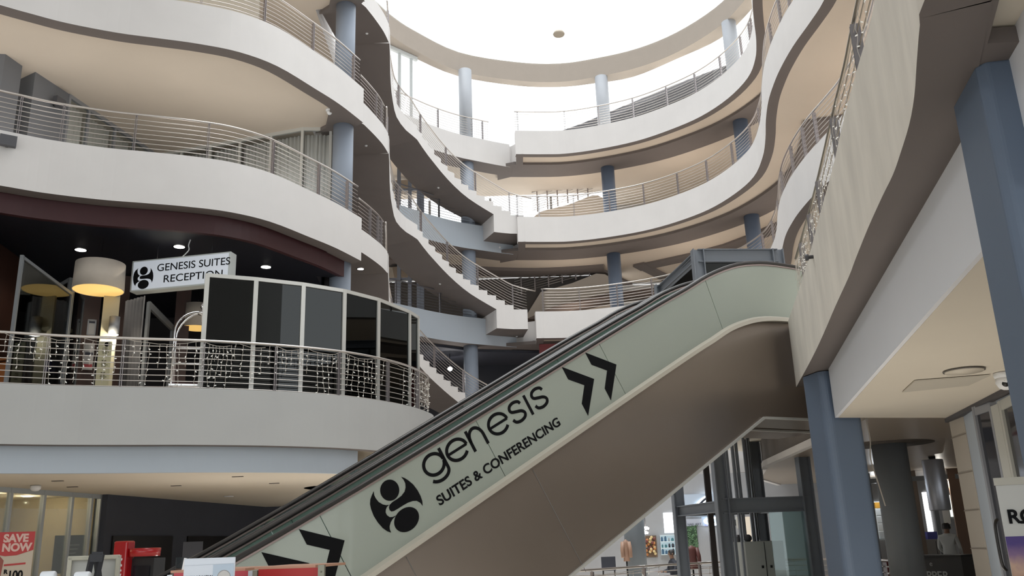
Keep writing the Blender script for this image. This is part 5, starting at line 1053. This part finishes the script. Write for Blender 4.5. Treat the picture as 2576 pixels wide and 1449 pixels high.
vinyl('sunset_photo', [[(.0, zz), (BW, zz), (BW, -ht + .12), (0, -ht + .12)]], bs, BF, picture('sunset', [(0, (.02, .015, .02)), (.55, (.20, .08, .035)), (.75, (.55, .36, .27)), (.86, (.22, .13, .25)), (1, (.07, .04, .20))], 2, 4, zz + ht - .75, zz + ht), .001)
text_mesh('lettering', 'ROS', .102, BLACKP, BF(.028, zat(2540, 1316, PDS) - ht, .002), d, up, bs, bold=.003); text_mesh('lettering', 'TO', .102, BLACKP, BF(.088, zat(2540, 1340, PDS) - ht - .012, .002), d, up, bs, bold=.003)
# ceiling fittings
p = U(2425, 931, ZB - .008); t = thing('round_ceiling_light', 'flat round cream light on the shop ceiling', 'ceiling light', tuple(p)); MB().lathe(p, [(.165, 0), (.16, -.02), (0, -.028)], 30).build('diffuser', [mat('light_cream', (.62, .56, .47), .5)], t); MB().lathe(p, [(.175, 0), (.175, -.012), (.165, -.012), (.165, 0)], 30).build('trim_ring', [mat('ring_dark', (.12, .11, .1), .5)], t)
p = U(2525, 938, ZB - .008); t = thing('dome_camera', 'white dome camera with dark lens on the shop ceiling', 'security camera', tuple(p)); MB().lathe(p, [(.09, 0), (.09, -.03), (.08, -.05)], 22).build('mount', [WHITE], t); MB().lathe(p, [(.08, -.05), (.085, -.09), (.06, -.14), (.03, -.155), (0, -.16)], 22).build('dome', [WHITE], t); MB().lathe(p + Vector((-.03, -.055, -.105)), [(.035, 0), (.03, .012), (0, .016)], 16, axis=(-.4, -.85, -.3)).build('lens', [BLACK], t)
P = [U(2270, 985, ZB - .010), U(2300, 957, ZB - .010), U(2492, 942, ZB - .010), U(2436, 968, ZB - .010)]; t = thing('ceiling_hatch', 'flush rectangular hatch in the shop ceiling', 'ceiling hatch', tuple(P[0])); MB().poly(P, .01, (0, 0, -1)).build('hatch_panel', [mat('hatch_cream', (.54, .50, .43), .8)], t)
# ------------------------------------------------------------------ deeper ground floor behind the lift
SOFW = mat('tan_ceiling', (.36, .305, .25), .38, noise=.05)
struct(MB().prism([(4.7, 11.5), (5.0, 14.5), (5.4, 19.5), (6.4, 24), (8, 27.5), (16.8, 27.5), (16.8, 11.4), (5.5, 11.35)], 3.06, 3.2).build('ceiling_right_rear', [SOFW]))
CE = [(4.68, 12.3), (4.95, 14.5), (5.35, 19.5), (6.35, 24), (7.9, 27.5)]
struct(MB().strip(CE, offset(CE, -.12), 3.03, 3.15).build('trim_ceiling_edge', [PLASTER])); struct(MB().strip(offset(CE, -.04), offset(CE, -.14), 3.15, 3.65).build('wall_ceiling_upstand', [mat('dim_upstand', (.16, .14, .125), .8)]))
gc = AT(2263, 1300, 17.0); struct(MB().lathe((gc.x, gc.y, 0), [(.29, 0), (.29, 3.07)], 30).build('column_ground_grey', [GREYBLUE])); struct(MB().lathe((gc.x, gc.y, 3.058), [(0, -.004), (.75, -.004), (.75, 0)], 36).build('ceiling_disc_recess', [MATS['dark_recess']]))
gd = AT(1600, 1400, 24.5); struct(MB().lathe((gd.x, gd.y, 0), [(.28, 0), (.28, 3.54)], 24).build('column_ground_blue', [mat('slate_column', (.19, .22, .25), .5)]))
WG = mat('pale_shop_wall', (.36, .36, .37), .8, noise=.05); struct(MB().box((3.1, 29.04, 1.78), (13.0, .3, 3.54)).build('wall_ground_rear', [WG])); struct(MB().box((13.1, 31.0, 1.78), (7.6, .3, 3.54)).build('wall_ground_shop', [WG])); struct(MB().box((9.5, 30.1, 1.78), (.2, 2.2, 3.54)).build('wall_ground_jog', [WG]));
DY = lambda px, y: (lambda d: y * math.hypot(d.x, d.y) / d.y)(ray(px, 1300))
struct(MB().box((-3.2, 33.2, 1.78), (.3, 4, 3.54)).build('wall_ground_side', [WG]))
rp = smooth([(0.2, 18.4), (1.6, 19.75), (2.5, 20.65), (3.6, 21.6), (5.2, 22.2), (7.0, 21.6), (7.6, 19.5), (7.2, 17.4)], 4)
railing('void_railing', rp, 0.0, 'low steel railing with fairy lights around the floor opening below the lift', gap=1.8, back=0, h=1.0)
for i, (a_, b_) in enumerate(((0, 12), (12, 20), (22, 28))):
    icicles(rp[a_:b_], .97, 'fairy light string on the railing ' + ('below the escalator', 'next to the lift', 'by the round grey column')[i], 'fairy lights round the floor opening', 14 if i < 2 else 10, .6, rad=.006, every=.2)
# shop fittings seen under the escalator
SD = 28.5
def lit(name, label, cat, px0, px1, py0, py1, D, col, st):
    t, c, d, nn, w, h = board(name, label, cat, px0, px1, py0, py1, D, mat('lit_' + name + str(px0), col, .5, emit=col, estr=st)); return t
lit('shop_window', 'small bright daylit window high in the shop behind the escalator', 'window', 1672, 1702, 1290, 1341, DY(1672, 28.88), (.9, .96, 1), 1.6)
st_, c, d, nn, w, h = board('shelf_unit', 'white lit display shelves with small jars below the bright window', 'shelf', 1664, 1708, 1346, 1396, DY(1664, 28.88), mat('shelf_white', (.55, .66, .70), .5, emit=(.7, .9, 1), estr=.35))
for k in range(4): MB().box(c + nn * .12 + up * (h * (-.48 + .32 * k)), (w, .26, .025), d, -nn).build('shelf_board', [mat('shelf_glass', (.6, .68, .7), .3)], st_)
JC = [mat('jar_%s' % n_, c_, .4) for n_, c_ in (('blue', (.10, .20, .32)), ('dark', (.05, .05, .06)), ('pale', (.55, .55, .55)), ('teal', (.10, .28, .30)))]
rows = ['bottom', 'second', 'third']; jn = 0
for k in range(3):
    for j in range(5):
        f = -.40 + .2 * j; b = c + nn * .14 + up * (h * (-.48 + .32 * k) + .012) + d * (w * f); r = random.uniform(.025, .045); hh = random.uniform(.09, .16); mi = random.randrange(4)
        o = MB().lathe(b, [(r, 0), (r, hh * .75), (r * .5, hh * .85), (r * .5, hh), (0, hh)], 10).build('cosmetic_jar', [JC[mi]]); tag(o, 'small jar on the %s lit shelf, %s from the blue-grey lift post side' % (rows[k], ['fifth', 'fourth', 'third', 'second', 'first'][j]), 'jar', 'jars on the lit shelves')
t, c, d, nn, w, h = board('menu_board', 'dark board on a stand under the edge of the escalator', 'board', 1514, 1550, 1401, 1436, 22.5, CHARCOAL); 
for s in (-1, 1): MB().bar(c + d * (s * w * .4) - up * h * .5, Vector((c.x, c.y, 0)) + d * (s * w * .5) + Vector((0, .2, .01)), .03, .03).build('leg', [BLACK], t)
def garment(name, label, px, py0, py1, D, m, w=.42):
    b = AT(px, py1, D); z1 = zat(px, py0, D); H = z1 - b.z; t = thing(name, label, 'garment', tuple(b)); mb = MB(); prof = [(.55, 0), (.52, .3), (.46, .55), (.56, .8), (.50, .92), (.16, .97), (.13, 1.0)]; n = 20; o = 0
    for r, f in prof: mb.v += [Vector((b.x + r * w * .5 * 1.0 * math.cos(2 * math.pi * k / n), b.y + r * w * .32 * math.sin(2 * math.pi * k / n), b.z + H * f)) for k in range(n)]
    for i in range(len(prof) - 1):
        for k in range(n): mb.f.append([i * n + k, i * n + (k + 1) % n, (i + 1) * n + (k + 1) % n, (i + 1) * n + k]); mb.m.append(0); mb.smooth.append(True)
    mb.f.append([(len(prof) - 1) * n + k for k in range(n)]); mb.m.append(0); mb.smooth.append(False); mb.build('body', [m], t)
    for s in (-1, 1): MB().tube([(b.x + s * w * .24, b.y, b.z + H * .88), (b.x + s * w * .34, b.y - .03, b.z + H * .55), (b.x + s * w * .34, b.y - .08, b.z + H * .18)], [.06, .052, .045], 10).build('sleeve', [m], t)
    MB().tube([(b.x, b.y, .01), (b.x, b.y, b.z + H * .2)], .02, 8).build('stand_pole', [BLACK], t); MB().lathe((b.x, b.y, 0), [(.18, 0), (.17, .02), (0, .03)], 16).build('stand_base', [BLACK], t)
garment('display_jacket', 'pale brown leather garment on a stand beside the slate column', 1577, 1357, 1412, 24.0, mat('tan_leather', (.40, .25, .18), .5), .30); garment('display_jacket', 'dark red leather jacket on a display stand behind the lift post', 1744, 1372, 1432, 22.8, mat('oxblood_leather', (.16, .06, .055), .45), .46)
t, c, d, nn, w, h = board('flower_display', 'display panel with a bunch of cream and orange flowers beside the slate column', 'flower display', 1620, 1655, 1348, 1402, DY(1620, 28.88), mat('display_brown', (.16, .10, .06), .6))
FC = [mat('flower_cream', (.72, .55, .28), .6), mat('flower_orange', (.55, .22, .07), .6), mat('flower_dark', (.20, .06, .05), .6)]
for i, cl in enumerate(FC):
    mb = MB()
    for k in range(9): q = c + nn * random.uniform(.04, .14) + d * (w * random.uniform(-.3, .35)) + up * (h * random.uniform(-.4, .42)); mb.lathe(q, [(0, -.03), (.04, -.01), (.045, .02), (.02, .035), (0, .02)], 9, axis=nn)
    mb.build('blossom', [cl], t)
MB().box(c + nn * .02 - d * w * .34 + up * h * .02, (w * .3, .01, h * .16), d, -nn).build('price_card', [PAPER], t)
for k, (px, py) in enumerate(((1624, 1330), (1622, 1341))):
    p = AT(px, py, 25.2); t = thing('spot_lamp', ['glaring white spot lamp above the flower display', 'lower glaring white spot lamp above the flower display'][k], 'lamp', tuple(p)); MB().lathe(p, [(0, -.03), (.09, -.025), (.10, .02), (.05, .05), (0, .06)], 18, axis=(-.2, -1, 0) if False else (0, 0, 1)).build('bulb', [MATS['downlight_bulb']], t)
    MB().tube([p + up * .05, Vector((p.x, p.y + .02, 3.5))], .012, 6).build('suspension_rod', [BLACK], t)
p = AT(1624, 1335, 25.0); sun_lamp('shop_spot', (p.x, p.y - .3, p.z), 40, (.92, .96, 1), .1, None, 'POINT')
# nail bar: backlit script sign, lettering, plant wall
NEON = mat('sign_glow', (.85, .93, 1), .5, emit=(.80, .92, 1), estr=5); SDK = mat('sign_face_dark', (.02, .025, .045), .4)
ns, c, d, nn, w, h = board('backlit_sign', 'backlit script sign glowing blue-white behind the lift posts', 'sign', 1722, 1830, 1244, 1300, DY(1722, 28.88), mat('sign_board', (.45, .52, .62), .6))
P = lambda px, py, dd=.05: (lambda a: a + nn * dd)(AT(px, py, DY(px, 28.8)))
for path in ([(1752, 1276), (1768, 1258), (1782, 1250), (1776, 1262), (1769, 1278)], [(1784, 1278), (1792, 1266), (1804, 1262), (1812, 1268), (1806, 1278)]):
    Q = smooth([tuple(P(x, y, .02)) for x, y in path], 5); MB().tube(Q, .075, 8).build('glow_tube', [NEON], ns); Q = smooth([tuple(P(x + 2, y + 1, .13)) for x, y in path], 5); MB().tube(Q, .035, 8).build('script_letter', [SDK], ns)
n2, c, d, nn, w, h = board('backlit_sign', 'oval backlit emblem sign glowing white above the plant wall', 'sign', 1766, 1812, 1300, 1324, DY(1766, 28.88), mat('sign_board', (0, 0, 0)))
Q = [tuple(P(1796 + 24 * math.cos(a), 1311 + 8 * math.sin(a), .12)) for a in [2 * math.pi * k / 24 for k in range(24)]]; MB().tube(Q, .03, 8, closed=True).build('glow_tube', [NEON], n2)
text_mesh('lettering', 'BEAUTY', .085, mat('violet_letters', (.12, .10, .38), .5, emit=(.3, .3, 1), estr=.3), P(1773, 1324, .20), d, up, n2)
tw, c, d, nn, w, h = board('plant_wall_sign', 'pale board lettered NAIL ART above a green plant wall', 'sign', 1726, 1768, 1306, 1324, DY(1726, 28.88), mat('nail_board', (.42, .44, .50), .6)); text_mesh('lettering', 'NAIL ART', .10, CHARCOAL, c + nn * .03 - d * w * .42 - up * h * .42, d, up, tw)
gp, c, d, nn, w, h = board('plant_wall', 'green leafy wall panel behind the dark red jacket', 'plant wall', 1728, 1757, 1324, 1378, DY(1728, 28.88), mat('moss_board', (.05, .09, .05), .9)); mb = MB()
for k in range(160): q = c + nn * .03 + d * (w * random.uniform(-.5, .5)) + up * (h * random.uniform(-.5, .5)); v1 = Vector((random.uniform(-1, 1), random.uniform(-1, .2), random.uniform(-1, 1))).normalized() * .06; v2 = v1.cross(nn).normalized() * .025; mb.add([q, q + v1 * .5 + v2, q + v1, q + v1 * .5 - v2], [(0, 1, 2, 3)])
o = mb.build('leaves', [mat('wall_leaf', (.12, .22, .11), .6, noise=.4, nscale=9)], gp, fix=False); o['kind'] = 'stuff'
for px, py0, py1, D, lab, cl in ((1800, 1318, 1382, 27.8, 'tall white framed poster with a dark figure in the nail bar', (.5, .5, .48)), (1850, 1300, 1330, 29, 'small pale picture on the wall behind the lift rails', (.45, .43, .38)),):
    t, c, d, nn, w, h = board('wall_poster', lab, 'poster', px - 6, px + 8, py0, py1, DY(px, 28.9), mat('poster_pale%d' % px, cl, .7)); MB().box(c + nn * .015, (w * .25, .006, h * .5), d, -nn).build('dark_print', [BLACK], t)
lit('lit_doorway', 'pale lit doorway seen through the lift shaft', 'doorway', 1874, 1922, 1300, 1398, DY(1874, 28.88), (.60, .52, .42), .45)
t, c, d, nn, w, h = board('mirror_frame', 'slim bright framed mirror standing in the nail bar', 'mirror', 1762, 1768, 1390, 1488, 25.0, mat('mirror_pale', (.6, .65, .7), .2, metal=.6), ALU)
# seated and standing people
def person(label, joints, radii, edges, paint, hair=None, group=None, root=0, face=None):
    me = bpy.data.meshes.new('body'); me.from_pydata(joints, edges, []); o = bpy.data.objects.new('body', me); COL.objects.link(o); s = o.modifiers.new('skin', 'SKIN'); s.use_smooth_shade = True; ss = o.modifiers.new('sub', 'SUBSURF'); ss.levels = 2
    me.skin_vertices[0].data
    for i, r in enumerate(radii): me.skin_vertices[0].data[i].radius = (r, r) if not isinstance(r, tuple) else r
    me.skin_vertices[0].data[root].use_root = True
    bpy.context.view_layer.update(); m2 = bpy.data.meshes.new_from_object(o.evaluated_get(bpy.context.evaluated_depsgraph_get())); bpy.data.objects.remove(o); m2.name = 'body'
    mats = [SKINM] + [p_[0] for p_ in paint]; m2.materials.clear()
    for q in mats: m2.materials.append(q)
    for f in m2.polygons:
        f.use_smooth = True; f.material_index = 0
        for i, (mm, test) in enumerate(paint):
            if test(f.center): f.material_index = i + 1
    return m2
SKINM = mat('skin_brown', (.20, .105, .065), .55); HAIR = mat('black_hair', (.012, .010, .010), .6)
def figure(label, px, D, head_py, yaw, shirt, trousers, seated=False):
    b = AT(px, 1400, D); zt = zat(px, head_py, D); k = 1.0 if seated else zt / 1.72; S = .84 if not seated else 0
    if seated:
        h0 = zt - 1.28; J = [(0, 0, .48), (0, .01, .68), (0, .02, .90), (0, .0, 1.03), (0, -.02, 1.10), (0, -.035, 1.19), (0, -.02, 1.27), (.17, .01, .97), (.24, -.05, .74), (.16, -.26, .70), (.12, -.36, .72), (-.17, .01, .97), (-.24, -.05, .74), (-.16, -.26, .70), (-.12, -.36, .72), (.10, -.02, .47), (.13, -.42, .48), (.13, -.42, .08), (.13, -.55, .04), (-.10, -.02, .47), (-.13, -.42, .48), (-.13, -.42, .08), (-.13, -.55, .04)]
    else:
        h0 = 0; J = [(0, 0, .95), (0, .0, 1.15), (0, .01, 1.36), (0, .0, 1.47), (0, -.01, 1.53), (0, -.025, 1.61), (0, -.01, 1.70), (.18, .01, 1.40), (.24, -.02, 1.14), (.20, -.22, 1.02), (.16, -.32, 1.04), (-.18, .01, 1.40), (-.25, .02, 1.14), (-.22, -.16, .98), (-.19, -.25, .97), (.10, 0, .90), (.11, -.01, .50), (.11, .02, .08), (.12, -.12, .04), (-.10, 0, .90), (-.11, -.01, .50), (-.11, .02, .08), (-.12, -.12, .04)]
    R = [(.15, .11), (.14, .10), (.17, .10), .07, .055, .085, .075, .06, .045, .034, .03, .06, .045, .034, .03, .085, .06, .04, .035, .085, .06, .04, .035]
    Eg = [(0, 1), (1, 2), (2, 3), (3, 4), (4, 5), (5, 6), (2, 7), (7, 8), (8, 9), (9, 10), (2, 11), (11, 12), (12, 13), (13, 14), (0, 15), (15, 16), (16, 17), (17, 18), (0, 19), (19, 20), (20, 21), (21, 22)]
    zs = .5 if seated else .93; zn = 1.06 if seated else 1.49
    pts = [shirt, lambda c: zs < c.z < zn and not (c.y < -.29)] ; low = [trousers, lambda c: c.z <= zs and c.z > .1]; shoe = [BLACK, lambda c: c.z <= .1]
    me = person(label, J, R, Eg, (pts, low, shoe)); t = thing('person', label, 'person', (b.x, b.y, h0)); t.rotation_euler = (0, 0, yaw); o = bpy.data.objects.new('body', me); COL.objects.link(o); o.parent = t
    hz = J[5]; mb = MB(); mb.lathe((hz[0], hz[1] + .012, hz[2]), [(.094, -.03), (.099, .02), (.090, .075), (.06, .112), (0, .125)], 18); hm = mb; hm.v = [v if v.y > hz[1] - .055 or v.z > hz[2] + .06 else Vector((v.x, hz[1] - .06, max(v.z, hz[2] + .055))) for v in hm.v]
    q = bpy.data.meshes.new('hair'); q.from_pydata([tuple(v) for v in hm.v], [], hm.f); q.materials.append(HAIR); ho = bpy.data.objects.new('hair', q); COL.objects.link(ho); ho.parent = t
    fb = MB(); fb.lathe((hz[0], hz[1] - .088, hz[2] - .005), [(.016, 0), (.010, .02), (0, .026)], 8, axis=(0, -1, -.2))
    for s in (-1, 1): fb.lathe((hz[0] + s * .088, hz[1] + .005, hz[2]), [(.012, 0), (.022, .012), (0, .02)], 8, axis=(s, 0, 0))
    q = bpy.data.meshes.new('face_features'); q.from_pydata([tuple(v) for v in fb.v], [], fb.f); q.materials.append(SKINM); fo_ = bpy.data.objects.new('face_features', q); COL.objects.link(fo_); fo_.parent = t
    for s in (-1, 1):
        for gk in range(5):
            w_ = J[10] if s > 0 else J[14]; a0 = Vector(w_) + Vector((s * -.018 + .009 * (gk - 2), -.02, -.005)); tip = a0 + Vector((.006 * (gk - 2), -.055 + .004 * abs(gk - 2), -.03))
            fm = MB().tube([a0, (a0 + tip) / 2 + Vector((0, 0, .006)), tip], .008, 6); q = bpy.data.meshes.new('finger'); q.from_pydata([tuple(v) for v in fm.v], [], fm.f); q.materials.append(SKINM); fo2 = bpy.data.objects.new('finger', q); COL.objects.link(fo2); fo2.parent = t
    return t, b, h0
t, b, h0 = figure('person in a dark top sitting and bending forward by the lit shelves', 1691, 27.2, 1385, -1.3, mat('dark_top', (.02, .022, .03), .8), mat('dark_trousers', (.03, .03, .035), .8), True)
stl = thing('stool', 'stool under the person by the lit shelves', 'stool', (b.x, b.y, 0)); MB().lathe((b.x, b.y, 0), [(.19, h0 + .36), (.20, h0 + .38), (.19, h0 + .41), (0, h0 + .41)], 20).build('seat', [mat('stool_orange', (.35, .17, .08), .6)], stl); MB().lathe((b.x, b.y, 0), [(.16, 0), (.15, .02), (.03, .04), (.03, h0 + .37)], 16).build('pedestal', [STEELP], stl)
figure('person in a pale shirt standing behind the dark shop counter', 2392, 24.6, 1328, 2.4, mat('pale_shirt', (.42, .43, .42), .8), mat('grey_trousers', (.08, .08, .09), .8))
# shop at the right rear: mullions, lit window, boxes, counter
RD = 25.5
lit('lit_window', 'tall bright window with white daylight next to the steel pendant', 'window', 2330, 2349, 1238, 1338, DY(2330, 30.85), (1, 1, 1), 2.4)
lit('shop_window', 'bright white window behind the stacked white boxes', 'window', 2196, 2238, 1262, 1345, DY(2196, 30.85), (.85, .90, .90), .8)
lit('lit_panel', 'narrow bright panel between the steel pendant and the pier', 'window', 2392, 2404, 1245, 1300, DY(2392, 30.85), (.95, 1, .92), 1.0)
t, c, d, nn, w, h = board('green_notice', 'green and cream notice under the steel pendant', 'notice', 2374, 2393, 1284, 1318, DY(2374, 30.85), picture('green_print', [(0, (.45, .42, .38)), (.4, (.35, .38, .25)), (1, (.30, .42, .12))], 2, 2, 1.6, 2.1))
fr_ = 0
for px, w_, mm in ((2202, .10, mat('shop_mullion', (.13, .14, .15), .5)), (2285, .12, mat('shop_mullion', (0, 0, 0))), (2312, .22, mat('tan_post', (.19, .15, .125), .7)), (2362, .10, MATS['shop_mullion']), (2424, .34, mat('brown_post', (.16, .10, .07), .7))):
    p = AT(px, 1330, RD); struct(MB().box((p.x, p.y, 1.53), (w_, .12, 3.06), Vector((1, -.25, 0)).normalized(), Vector((.25, 1, 0)).normalized()).build('trim_shop_post', [mm]))
a, b = AT(2175, 1290, RD), AT(2440, 1290, RD); struct(MB().bar((a.x, a.y, 2.86), (b.x, b.y, 2.86), .1, .12).build('trim_shop_head', [mat('shop_mullion', (0, 0, 0))]))
OR = mat('box_orange', (.55, .28, .03), .6); WB = mat('box_white', (.62, .66, .68), .5)
TZ = zat(2222, 1357, 27.2)
for i in range(4):
    p = AT(2214, 1305, 27.3); o = MB().box((p.x, p.y, TZ + .12 + .205 * (3 - i)), (.28, .26, .2)).build('white_box', [WB], None, bevel=.02); tag(o, 'white box in the stack by the shop window, %s from the top' % ['first', 'second', 'third', 'fourth'][i], 'box', 'white boxes in the window stack')
for i in range(5):
    p = AT(2236, 1330, 27.0); o = MB().box((p.x, p.y, TZ + .05 + .06 * (4 - i)), (.16, .2, .056)).build('orange_box', [OR], None, bevel=.005); tag(o, 'flat orange box beside the white stack, %s from the top' % ['first', 'second', 'third', 'fourth', 'fifth'][i], 'box', 'orange boxes beside the white stack')
p = AT(2211, 1298, 27.3); tag(MB().box((p.x, p.y, TZ + .02 + .82 + .08), (.2, .2, .16)).build('orange_carton', [OR], None, bevel=.01), 'orange carton on top of the white box stack', 'box')
a, b = AT(2205, 1357, 27.2), AT(2245, 1357, 27.2); c = (a + b) / 2; t = thing('display_table', 'pale table carrying the white and orange boxes', 'table', (c.x, c.y, 0)); MB().box((c.x, c.y, a.z), (.95, .9, .04)).build('table_top', [mat('table_pale', (.5, .58, .62), .4)], t)
for sx in (-1, 1):
    for sy in (-1, 1): MB().box((c.x + .42 * sx, c.y + .4 * sy, a.z / 2), (.05, .05, a.z)).build('leg', [MATS['table_pale']], t)
MB().box((c.x, c.y - .3, a.z * .35), (.8, .05, a.z * .55)).build('red_skirt', [mat('dark_red_cloth', (.10, .015, .015), .8)], t)
a, b = AT(2308, 1398, 24), AT(2432, 1402, 23.4); c = (a + b) / 2; t = thing('shop_counter', 'dark shop counter with faint pale lettering in front of the standing person', 'counter', (c.x, c.y, 0)); d = Vector((b.x - a.x, b.y - a.y, 0)).normalized(); e = Vector((-d.y, d.x, 0)); zt = (a.z + b.z) / 2
MB().box((c.x, c.y, zt / 2), ((b - a).length, .5, zt), d, e).build('counter_body', [mat('counter_dark', (.035, .033, .032), .5)], t); MB().box((c.x, c.y, zt + .02), ((b - a).length + .05, .6, .04), d, e).build('counter_top', [BLACK], t)
text_mesh('lettering', 'e', .16, mat('faint_letter', (.36, .37, .36), .6), Vector((a.x, a.y, zt - .2)) + d * .42 - e * .255, d, up, t); text_mesh('lettering', 'PPER', .26, MATS['faint_letter'], Vector((a.x, a.y, zt - .50)) + d * .30 - e * .255, d, up, t, bold=.004)
p = AT(2343, 1347, 27.5); tag(MB().box(p, (.30, .2, .2)).build('blue_box', [mat('box_navy', (.05, .05, .22), .5)]), 'dark blue box under the bright tall window', 'box')
sc = thing('side_cabinet', 'low grey cabinet under the dark blue box', 'cabinet', (p.x, p.y, 0)); MB().box((p.x, p.y, (p.z - .1) / 2), (.9, .4, p.z - .1)).build('body', [mat('cabinet_grey', (.16, .155, .15), .6)], sc, bevel=.01); MB().box((p.x, p.y - .205, (p.z - .1) / 2), (.01, .01, p.z - .2)).build('door_gap', [BLACK], sc)
pc = AT(2366, 1284, 20.8); zt = 3.06; t = thing('cylinder_pendant', 'big brushed steel cylinder lamp hanging below the ceiling near the pier', 'pendant lamp', (pc.x, pc.y, zt)); MB().lathe((pc.x, pc.y, 0), [(.20, zt - .06), (.21, zt - .08), (.21, pc.z + .02), (.20, pc.z), (.17, pc.z), (.17, pc.z + .3), (0, pc.z + .32)], 30).build('cylinder', [mat('pendant_steel', (.42, .44, .50), .32, metal=.6)], t); MB().lathe((pc.x, pc.y, 0), [(.07, zt - .07), (.07, zt)], 16).build('mount', [BLACK], t)
p = AT(2190, 1140, 12.5); t = thing('hanging_string', 'thin pale cord hanging down beside the round grey column', 'cord', tuple(p)); MB().tube(smooth([(p.x, p.y, 3.06), (p.x + .02, p.y, 2.75), (p.x - .01, p.y, 2.5), (p.x + .04, p.y, 2.2), (p.x + .09, p.y, 1.9)], 5), .008, 6).build('strand', [WIRE], t)
t = thing('wall_speaker', 'small black speaker under the ceiling next to the round grey column', 'speaker', tuple(AT(2281, 1205, 20))); p = AT(2281, 1205, 20); MB().box((p.x, p.y, p.z), (.14, .14, .24)).build('cabinet', [BLACK], t, bevel=.01); MB().box((p.x, p.y, (p.z + .12 + 3.06) / 2), (.04, .04, 3.06 - p.z - .1)).build('bracket', [BLACK], t)
# lamps of the ground-floor shops
for x, y, z, e, cl in ((AT(1690, 1350, 27)[:2] + (2.6,) if False else (*AT(1690, 1350, 26.6)[:2], 2.6, 55, (.85, .95, 1))), (*AT(1785, 1290, 25.5)[:2], 2.9, 30, (.8, .9, 1)), (*AT(2217, 1300, 26.8)[:2], 2.7, 18, (.9, .95, 1)), (*AT(2385, 1300, 25.5)[:2], 2.7, 14, (1, .95, .85)), (6.3, 8.5, 2.5, 5, (1, .85, .6))):
    sun_lamp('shop_lamp', (x, y, z), e, cl, .15, None, 'POINT')
